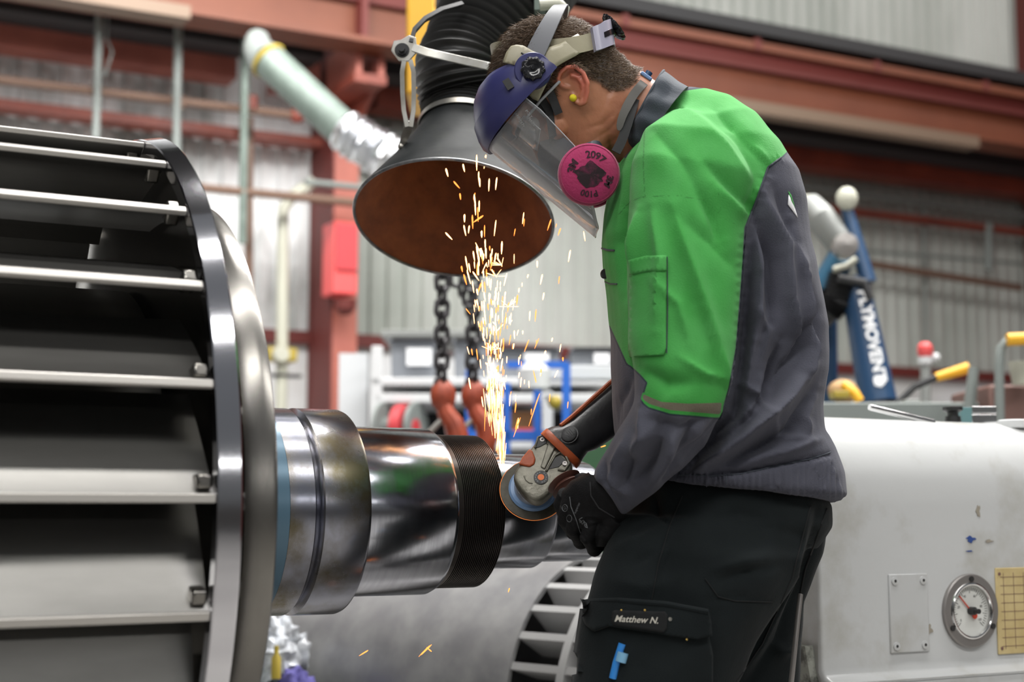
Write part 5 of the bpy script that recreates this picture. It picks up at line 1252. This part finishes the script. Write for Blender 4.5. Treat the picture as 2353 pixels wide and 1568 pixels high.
ftext('P100', .014, (.033, -1.62), .0004); ftext('3M', .015, (.033, -.38), .0008)
b = MB(); n_ = 40; c_ = on_f(0, 0, .0006)
rr_ = [on_f((.024+.003*math.sin(5*q)+.002*math.sin(11*q+1))*math.cos(q), (.019+.003*math.sin(4*q+2)+.002*math.sin(9*q))*math.sin(q)-.002, .0006) for q in [2*PI*k/n_ for k in range(n_)]]
r2 = [c_.lerp(p, .5)+fn*.0001 for p in rr_]
M['sootstain'] = mat('sooty_stain', (.10, .012, .04), .9, col2=(.018, .008, .012), nscale=70, ramp=(.36, .56))
b.rings([rr_, r2, [c_+(p-c_)*.02 for p in rr_]], False).build('sooty_stain', 'sootstain', fo, 0)
# far filter and face piece
fc2 = HC+(fc-HC)-HL*2*((fc-HC).dot(HL))+UP*.035+R_*.012; disc(fc2, -fn, [(-.018, Rf*.97), (-.015, Rf), (-.003, Rf), (.004, Rf*.8), (.006, 0)], 'pink', 'filter_disc', rp)
mb = MB(); rs = []
for x, hw, zt, zb2 in ((.062, .052, -.002, -.098), (.085, .047, .002, -.100), (.105, .036, -.010, -.098), (.120, .026, -.030, -.090), (.126, .014, -.045, -.078)):
    rs.append([HP(x, hw*math.cos(q), (zt+zb2)/2+(zt-zb2)/2*math.sin(q)) for q in [2*PI*k/32 for k in range(32)]])
mb.rings(rs).build('face_piece', 'mask', rp, 60)
for s in (1, -1): MB().tube([HP(.085, s*.035, -.060), HP(.050, s*.060, -.085), (fc if s == 1 else fc2)-fn*s*.016], [.018, .018, .020], 20).build('filter_mount', 'mask', rp)
MB().sphere(HP(.118, 0, -.065), .022, 16, (.8, 1, 1), (HF, HL, HU)).build('exhale_valve', 'mask', rp)
HS = caster(head_bvh, .0022, 2.4)
def flat_strap(pts, w, name, m, par, o=.0022, fn_=None):
    ps = [HS(x, y_, o) for x, y_ in dens(pts, 4)]; return ribbon(ps, w, -G if fn_ is None else fn_, .0018, name, m, par)
flat_strap([(1243, 225), (1262, 255), (1268, 300), (1276, 345), (1290, 372)], .013, 'front_strap', 'elastic', rp, .004)
flat_strap([(1262, 208), (1272, 232), (1284, 262)], .014, 'strap_end', 'elastic', rp, .006)
flat_strap([(1225, 215), (1240, 235), (1262, 262)], .022, 'temple_strap', 'elastic', rp, .003)
ps = [H(1488, 182, 2.445), H(1474, 196, 2.415), H(1456, 218, 2.405), H(1440, 246, 2.396), H(1428, 274, 2.392), H(1422, 300, 2.392)]
ribbon(bez(ps, 22), [.015]*14+[.014, .014, .013, .013, .012, .011, .008, .004], -G, .0022, 'neck_strap', 'strapgrey', rp)
ps = [H(1462, 215, 2.42), H(1452, 250, 2.402), H(1440, 290, 2.395), H(1428, 325, 2.392), H(1415, 350, 2.39)]
ribbon(bez(ps, 16), .016, -G, .002, 'neck_strap', 'elastic', rp)
c = H(1484, 178, 2.44); bd = (R_*.8-UP*.6).normalized(); MB().box(c, (.011, .010, .0035), (bd, G, bd.cross(G))).build('strap_buckle', 'bluebuckle', rp, bevel=.002)
MB().lathe(c+(R_*.35+UP*.5)*.012, (R_*.5+UP*.8).normalized(), [(-.004, .006), (.004, .006), (.005, 0)], 16).build('buckle_clip', 'armblue', rp)
# glasses
gl = thing('safety_glasses', HP(.095, 0, .02), 'clear safety glasses worn behind the visor', 'glasses')
for s in (1, -1):
    rw = [[HP(.100-.018*(a/1.0)**2*1.2, s*(.006+.050*a), .042-.048*u*(1-.25*a*a)) for a in [k/12 for k in range(13)]] for u in (0, .25, .5, .75, 1)]
    lo = MB().grid(rw).build('lens', 'lens', gl, 180); lo.modifiers.new('t', 'SOLIDIFY').thickness = .0015
    rim_ = rw[0]+[r[-1] for r in rw]+rw[-1][::-1]; MB().tube(rim_, .0011, 6).build('lens_rim', 'visoredge', gl)
    MB().tube([HP(.078, s*.058, .036), HP(.045, s*.077, .034), HP(.0, s*.081, .030)], .0025).build('temple_arm', 'lens' if s == -1 else 'visoredge', gl)
ep = tag(MB().sphere(HP(.006, .0735, -.004), .0062, 16, (1, 1, 1.05), (HF, HL, HU)).build('earplug', 'yellowplug', None, 180), 'yellow foam earplug in the near ear', 'earplug')

# ---------------------------------------------------------------- angle grinder
M['gearcase'] = mat('cast_magnesium', (.20, .19, .155), .40, metal=.45, col2=(.12, .115, .09), nscale=45, bump=.5, bscale=120)
M['grorange'] = mat('grinder_orange', (.42, .085, .022), .5, col2=(.34, .065, .018), nscale=40, bump=.3, bscale=200)
M['grblack'] = mat('grinder_black_plastic', (.016, .016, .018), .42, col2=(.024, .024, .026), nscale=30, bump=.25, bscale=250)
M['discblue'] = mat('blue_backing_pad', (.15, .26, .46), .35, col2=(.19, .31, .52), nscale=12)
M['discdark'] = mat('abrasive_disc', (.055, .048, .034), .6, col2=(.085, .08, .06), nscale=60)
M['hotedge'] = mat('glowing_disc_edge', (1, .30, .07), .5, emis=.35)
M['greydisc'] = mat('spindle_flange_grey', (.42, .43, .46), .3, metal=.6)
M['logo'] = mat('badge_orange', (.75, .16, .02), .5)
gr = thing('angle_grinder', H(1260, 1080, 2.55), 'orange and black angle grinder with grey gear head and blue disc held to the shaft', 'angle grinder')
DG = 2.545
ax1 = (R_*.585+UP*.81).normalized()                       # from nose towards handle, in the picture plane
gn = (-G*.88+UP*.46+R_*.05).normalized()                  # spindle direction, disc to housing
gn = (gn-ax1*gn.dot(ax1)*.35).normalized()
GO = H(1245, 1080, DG)
def gp(px, py, o=0.):
    """point on the top face plane of the gear head, o metres below it"""
    r0 = (H(px, py, 1.)-EYE); t_ = (GO-EYE).dot(gn)/r0.dot(gn); return EYE+r0*t_-gn*o
outl = [(1245, 999), (1258, 1001), (1274, 1019), (1289, 1036), (1302, 1042), (1311, 1056), (1317, 1068), (1313, 1086), (1292, 1106), (1267, 1127), (1256, 1140), (1243, 1149), (1228, 1151), (1212, 1142), (1196, 1127), (1184, 1108), (1179, 1094), (1182, 1081), (1191, 1071), (1203, 1052), (1217, 1032), (1231, 1014)]
cen = sum((Vector((x, y_, 0)) for x, y_ in outl), Vector())/len(outl)
def shr(k, o, lst=outl, c=cen): return [gp(c.x+(x-c.x)*k, c.y+(y_-c.y)*k, o) for x, y_ in lst]
gb = MB().rings([shr(.90, 0), shr(.97, .003), shr(1.0, .008), shr(1.01, .020), shr(.98, .034), shr(.80, .042)])
gh = gb.build('gear_head', 'gearcase', gr, 50)
sbm = gh.modifiers.new('sub', 'SUBSURF'); sbm.levels = 1; sbm.render_levels = 2
# moulded ribs and screw recesses
def face_prism(poly, o0, o1, name, m, par, **k): return MB().prism([gp(x, y_, o0) for x, y_ in poly], -gn*(o1-o0)).build(name, m, par, 0, **k)
face_prism([(1262, 1012), (1278, 1026), (1252, 1080), (1242, 1074)], -.0030, .004, 'top_rib', 'gearcase', gh, bevel=.0018)
face_prism([(1236, 1006), (1250, 1004), (1258, 1018), (1240, 1028), (1229, 1030)], -.0008, .002, 'screw_recess', 'ink', gh, bevel=.0006)
face_prism([(1274, 1052), (1288, 1048), (1300, 1058), (1284, 1074), (1256, 1080)], -.0008, .002, 'screw_recess', 'ink', gh, bevel=.0006)
for (x, y_) in ((1246, 1011), (1298, 1066)): MB().lathe(gp(x, y_, .001), gn, [(0, .0042), (.003, .0042), (.003, .002), (.0015, .002), (.0015, 0)], 12).build('housing_screw', 'bezel', gh)
MB().tube([gp(x, y_, -.0012) for x, y_ in dens([(1255, 1084), (1275, 1048), (1288, 1041), (1300, 1048), (1308, 1066), (1297, 1082), (1282, 1080)], 4)], .0022, 8).build('recess_lip', 'gearcase', gh)
MB().tube([gp(x, y_, -.0012) for x, y_ in dens([(1229, 1030), (1236, 1006), (1250, 1001), (1262, 1012), (1258, 1022)], 4)], .0018, 8).build('recess_lip', 'gearcase', gh)
face_prism([(1217, 1032), (1224, 1038), (1231, 1056), (1228, 1068), (1218, 1074), (1206, 1072), (1192, 1068), (1200, 1052)], -.0030, .010, 'lock_button', 'grorange', gr, bevel=.0025)
bc = gp(1243, 1098, -.0004); ex_ = (R_-gn*R_.dot(gn)).normalized(); ey_ = gn.cross(ex_); ey_ = ey_ if ey_.dot(UP) > 0 else -ey_
bd_ = MB().lathe(bc, gn, [(0, .0125), (.0012, .0125), (.0014, 0)], 40).build('round_badge', 'ink', gr)
MB().lathe(bc+gn*.0014, gn, [(0, .0056), (.0004, .0056), (.0004, 0)], 30).build('badge_centre', 'logo', bd_)
for k in range(14):
    q = 2*PI*k/14; d = ex_*math.cos(q)+ey_*math.sin(q)
    if k % 7 != 3: MB().box(bc+gn*.0014+d*.0092, (.0011, .0013, .0002), (d, gn.cross(d), gn)).build('badge_lettering', 'print', bd_, 0)
MB().tube([gp(x, y_, -.0004) for x, y_ in dens([(1204, 1094), (1208, 1104), (1216, 1110), (1224, 1111)], 3)], .0009, 6).build('rotation_arrow', 'gearcase', gh)
# orange collar and black motor body
def gring(a, b_, d, h, n=36, ex=2.6): return seg_ring(a, b_, d, h, n, ex)
MB().rings([gring((1242, 997), (1325, 1077), 2.575, .026), gring((1246, 993), (1330, 1072), 2.575, .0285), gring((1252, 988), (1334, 1066), 2.578, .030), gring((1256, 985), (1336, 1060), 2.58, .029)]).build('orange_collar', 'grorange', gr, 50)
MB().rings([gring((1254, 987), (1336, 1062), 2.58, .030), gring((1268, 981), (1342, 1052), 2.585, .034), gring((1290, 978), (1350, 1040), 2.59, .034), gring((1312, 962), (1368, 1034), 2.60, .032), gring((1350, 930), (1402, 1012), 2.62, .032), gring((1400, 886), (1450, 975), 2.64, .031), gring((1450, 845), (1500, 930), 2.655, .030), gring((1490, 815), (1540, 895), 2.67, .028)]).build('motor_body', 'grblack', gr, 50)
MB().tube([H(1288, 979, 2.572), H(1314, 958, 2.582), H(1350, 926, 2.602), H(1400, 881, 2.622), H(1450, 840, 2.64)], .0042, 8).build('orange_stripe', 'grorange', gr)
sc0 = H(1308, 1000, 2.552); sn = (-G*.93+UP*.25-R_*.12).normalized(); sa = (R_*.75+UP*.66).normalized(); sa = (sa-sn*sa.dot(sn)).normalized(); sb_ = sn.cross(sa)
rs = []
for h, k in ((-.006, 1.08), (.001, 1.08), (.001, .92), (.0045, .88), (.0055, .7)): rs.append([sc0+sn*h+sa*(.0155*k*math.cos(q))+sb_*(.0135*k*math.sin(q)) for q in [2*PI*j/32 for j in range(32)]])
swo = MB().rings(rs).build('slide_switch', 'grblack', gr, 40)
for k in (-1, 0, 1): MB().box(sc0+sn*.0055+sa*.0035*k+sa*.003, (.0006, .006, .0008), (sa, sb_, sn)).build('switch_ridge', 'rubber', swo, 0)
# spindle, pad and disc, at rest
dn = (G*.90-UP*.42-R_*.04).normalized()
dc = H(1225, 1127, 2.612)
MB().lathe(dc, dn, [(-.026, .017), (-.020, .030), (-.012, .034), (-.010, .034), (-.009, .0)], 48).build('spindle_flange', 'greydisc', gr, 30)
MB().lathe(dc, dn, [(-.010, 0), (-.010, .040), (-.006, .0435), (-.003, .0425), (-.003, 0)], 64).build('backing_pad', 'discblue', gr, 30)
MB().lathe(dc, dn, [(-.003, 0), (-.003, .0575), (.0, .0585), (.001, .0575), (.001, 0)], 96).build('abrasive_disc', 'discdark', gr, 30)
MB().torus(dc-dn*.001, dn, .0586, .0005, 96, 6).build('hot_edge', 'hotedge', gr)
# side handle held in the glove
hd0 = H(1262, 1128, 2.545); hd1 = H(1345, 1190, 2.44)
hx = (H(1338, 1180, 2.44)-H(1292, 1108, 2.47)).normalized()
hq = H(1299, 1112, 2.475)
M['grip'] = mat('brown_rubber_grip', (.085, .028, .018), .6, col2=(.05, .02, .015), nscale=30)
MB().lathe(hq, hx, [(-.010, .006), (-.007, .026), (-.004, .0305), (-.001, .028), (.002, .022), (.006, .026), (.009, .0285), (.012, .024), (.016, .022), (.020, .0265), (.025, .023), (.028, .019), (.10, .018), (.105, .012)], 40).build('side_grip', 'grip', gr, 35)
MB().tube([H(1276, 1100, 2.575), hq], .007).build('grip_stud', 'zinc', gr)

# ---------------------------------------------------------------- gloves
def chainp(pts, rs_): return MB().tube([H(*p) for p in pts], rs_, 14)
DH = 2.43
sh = [MB().rings([seg_ring((1352, 1085), (1448, 1195), 2.385, .040), seg_ring((1338, 1092), (1430, 1205), 2.39, .042), seg_ring((1312, 1105), (1405, 1215), 2.40, .040), seg_ring((1293, 1128), (1388, 1222), 2.41, .038), seg_ring((1288, 1158), (1372, 1232), 2.415, .034), seg_ring((1300, 1190), (1366, 1236), 2.42, .026)])]
fing = [  # knuckle, middle joint, tip: curled round the grip
    [(1300, 1135, 2.415), (1290, 1160, 2.44), (1300, 1188, 2.475), (1325, 1180, 2.49)],
    [(1305, 1165, 2.405), (1300, 1195, 2.425), (1318, 1222, 2.465), (1345, 1212, 2.485)],
    [(1325, 1185, 2.395), (1318, 1215, 2.415), (1335, 1244, 2.450), (1362, 1232, 2.475)],
    [(1362, 1195, 2.385), (1350, 1235, 2.395), (1366, 1262, 2.425), (1390, 1246, 2.455)]]
for k, f_ in enumerate(fing):
    r0 = (.0125, .0130, .0128, .0120)[k]; sh.append(chainp([f_[0], f_[1], f_[2], f_[3]], [r0*1.05, r0*1.08, r0, r0*.85]))
    for p in f_[1:]: sh.append(MB().sphere(H(*p), r0*(1.10 if p != f_[3] else .86), 12))
sh.append(chainp([(1362, 1115, 2.43), (1338, 1105, 2.455), (1318, 1112, 2.48), (1312, 1128, 2.50)], [.017, .014, .0125, .011])); sh.append(MB().sphere(H(1312, 1128, 2.50), .011, 12))
sh.append(MB().rings([seg_ring((1380, 1180), (1440, 1215), 2.39, .03), seg_ring((1365, 1230), (1420, 1240), 2.40, .028), seg_ring((1372, 1256), (1402, 1258), 2.405, .018)]))
me = remeshed(sh, .0016, 5, .5)
P = co_of(me); N = no_of(me); px = proj_np(P); near = np.clip((N@np.array(-G))*2+.25, 0, 1); disp = np.zeros(len(P)); FA = 1.0
fold([(1370, 1100), (1355, 1130), (1365, 1165)], .0018, 5); fold([(1330, 1200), (1350, 1185), (1385, 1190)], .0020, 6); fold([(1345, 1215), (1375, 1205), (1405, 1215)], -.0020, 6); fold([(1300, 1180), (1310, 1200), (1318, 1220)], -.0018, 4); fold([(1330, 1225), (1345, 1240), (1352, 1255)], -.002, 4)
set_co(me, P+N*disp[:, None]); gv_bvh = bvh_of(me)
glove = link_mesh(me, 'glove', 'glove', person, 180)
GS = caster(gv_bvh, .0006, 2.4)
tube_px(dens([(1356, 1108), (1358, 1140), (1376, 1168), (1412, 1190)]), GS, .0011, 'cuff_hem', 'elastic', glove)
gm = []
MB().tube([GS(x, y_) for x, y_ in dens([(1309, 1142), (1312, 1165), (1324, 1195), (1334, 1226)])], .0006, 6).build('printed_line', 'print', glove)
MB().tube([GS(x, y_) for x, y_ in dens([(1334, 1196), (1338, 1206), (1342, 1198), (1343, 1210), (1348, 1202), (1346, 1212)], 3)], .0006, 5).build('printed_mark', 'print', glove)
MB().tube([GS(x, y_) for x, y_ in dens([(1338, 1190), (1331, 1194), (1333, 1202), (1340, 1196), (1348, 1205), (1350, 1214), (1344, 1211)], 3)], .0005, 5).build('printed_mark', 'print', glove)
for (x, y_) in ((1298, 1168), (1308, 1192)):
    MB().tube([GS(x+6*math.cos(q), y_+8*math.sin(q)) for q in [2*PI*k/16 for k in range(17)]], .0004, 5).build('printed_ring', 'print', glove)
px_text('CE', 1298, 1168, 7, GS, 'printed_text', 'print', glove, 1.1)
px_text('superior', 1326, 1168, 8, GS, 'printed_text', 'print', glove, -1.15)
# far hand on the motor body
sh = [MB().rings([seg_ring((1455, 960), (1500, 1035), 2.68, .035), seg_ring((1440, 940), (1490, 1000), 2.68, .036), seg_ring((1430, 915), (1480, 975), 2.675, .034)])]
for k in range(4):
    c = (1440+14*k, 925-13*k); sh.append(chainp([(c[0]+16, c[1]+30, 2.66), (c[0], c[1]-2, 2.67), (c[0]+4, c[1]-24, 2.64), (c[0]+22, c[1]-14, 2.61)], [.012, .0125, .0115, .010])); sh.append(MB().sphere(H(c[0]+22, c[1]-14, 2.61), .010, 10))
sh.append(chainp([(1460, 975, 2.65), (1450, 985, 2.61), (1440, 970, 2.585)], [.014, .013, .011])); sh.append(MB().sphere(H(1440, 970, 2.585), .011, 10))
me = remeshed(sh, .0022, 4, .5); link_mesh(me, 'glove', 'glove', person, 180)

# ---------------------------------------------------------------- sparks
def spark_mat(name, col, e):
    m = bpy.data.materials.new(name); m.use_nodes = True; nt = m.node_tree; nt.nodes.clear(); o = nt.nodes.new('ShaderNodeOutputMaterial'); em = nt.nodes.new('ShaderNodeEmission')
    em.inputs[0].default_value = (*col, 1); em.inputs[1].default_value = e; nt.links.new(em.outputs[0], o.inputs[0]); return m
M['spark'] = spark_mat('glowing_spark', (1, .46, .18), 7); M['spark2'] = spark_mat('dull_spark', (1, .26, .05), 3.2)
rnd = random.Random(11)
def sliver(b, p, d, l_, w):
    d = d.normalized(); x = d.orthogonal().normalized(); y_ = d.cross(x)
    b.rings([[p+d*(l_*t_)+(x*math.cos(q)+y_*math.sin(q))*w*k for q in (0, 2.1, 4.2)] for t_, k in ((-.5, .25), (-.2, .8), (.3, 1), (.5, .4))])
cenl = [(1045, 1152, 8), (1000, 1150, 14), (950, 1143, 20), (900, 1135, 27), (850, 1134, 32), (800, 1136, 38), (750, 1138, 42), (700, 1130, 42), (650, 1116, 40), (600, 1108, 38), (550, 1100, 36), (500, 1093, 36), (450, 1087, 40), (400, 1090, 48), (375, 1092, 50)]
ys = [c[0] for c in cenl][::-1]; cx = [c[1] for c in cenl][::-1]; cw = [c[2] for c in cenl][::-1]
b1, b2 = MB(), MB()
def add(n, y0, y1, pw, lmin, lmax, wmin, wmax, spread=1.):
    for _ in range(n):
        y_ = y1-(y1-y0)*rnd.random()**pw; c = np.interp(y_, ys, cx); w = np.interp(y_, ys, cw)*spread
        x = c+rnd.gauss(0, 1)*w*.62; lean = (x-c)*.0035+rnd.gauss(0, .05)+(.05 if y_ < 700 else 0)*-1
        p = H(x, y_, 2.68+rnd.gauss(0, .025)); l_ = rnd.uniform(lmin, lmax)/FPX*2.68; wd_ = rnd.uniform(wmin, wmax)/FPX*2.68*.5
        if y_ < 900 and rnd.random() < .08: lean += rnd.gauss(0, .6)
        sliver(b2 if rnd.random() < .3 else b1, p, R_*lean+UP*1+G*rnd.gauss(0, .1), l_, wd_)
add(120, 880, 1055, 1.0, 24, 70, 1.0, 2.2, .8); add(170, 690, 930, .85, 8, 32, 1.8, 4.0); add(46, 370, 690, 1.0, 14, 38, 3.0, 5.2); add(40, 560, 700, 1.0, 10, 30, 2.2, 4.4, 1.1)
for _ in range(46):    # stray sparks to the right of the stream
    x = 1180+abs(rnd.gauss(0, 60)); y_ = rnd.uniform(480, 1000); sliver(b1 if rnd.random() < .6 else b2, H(x, y_, 2.68), R_*rnd.gauss(.12, .15)+UP, rnd.uniform(8, 30)/FPX*2.68, rnd.uniform(2, 4.2)/FPX*1.34)
for x, y0, x1_, y1_ in ((1215, 980, 1240, 905), (1180, 1005, 1196, 960), (1225, 850, 1232, 880), (1380, 1028, 1392, 1024), (825, 1508, 846, 1495), (962, 1510, 988, 1484), (968, 1506, 992, 1482), (980, 1488, 992, 1498), (1168, 1362, 1171, 1352)):
    a_ = H(x, y0, 2.5 if y0 > 1100 else 2.66); c_ = H(x1_, y1_, 2.5 if y0 > 1100 else 2.66); sliver(b2, (a_+c_)/2, c_-a_, (c_-a_).length, .0012)
for (x, y_) in ((1140, 635), (1153, 610), (1168, 705), (1128, 805)):
    for k in range(8):
        q = rnd.uniform(0, PI); d = R_*math.cos(q)+UP*math.sin(q)*.6; sliver(b1, H(x, y_, 2.68)+d*.010, d, .018, .0006)
so = b1.build('spark_shower', 'spark', None, 0); tag(so, 'bright orange-white spark stream rising from the disc into the hood', 'sparks', None, 'stuff')
so = b2.build('faint_sparks', 'spark2', None, 0); tag(so, 'duller orange sparks scattered through and around the bright stream', 'sparks', None, 'stuff')
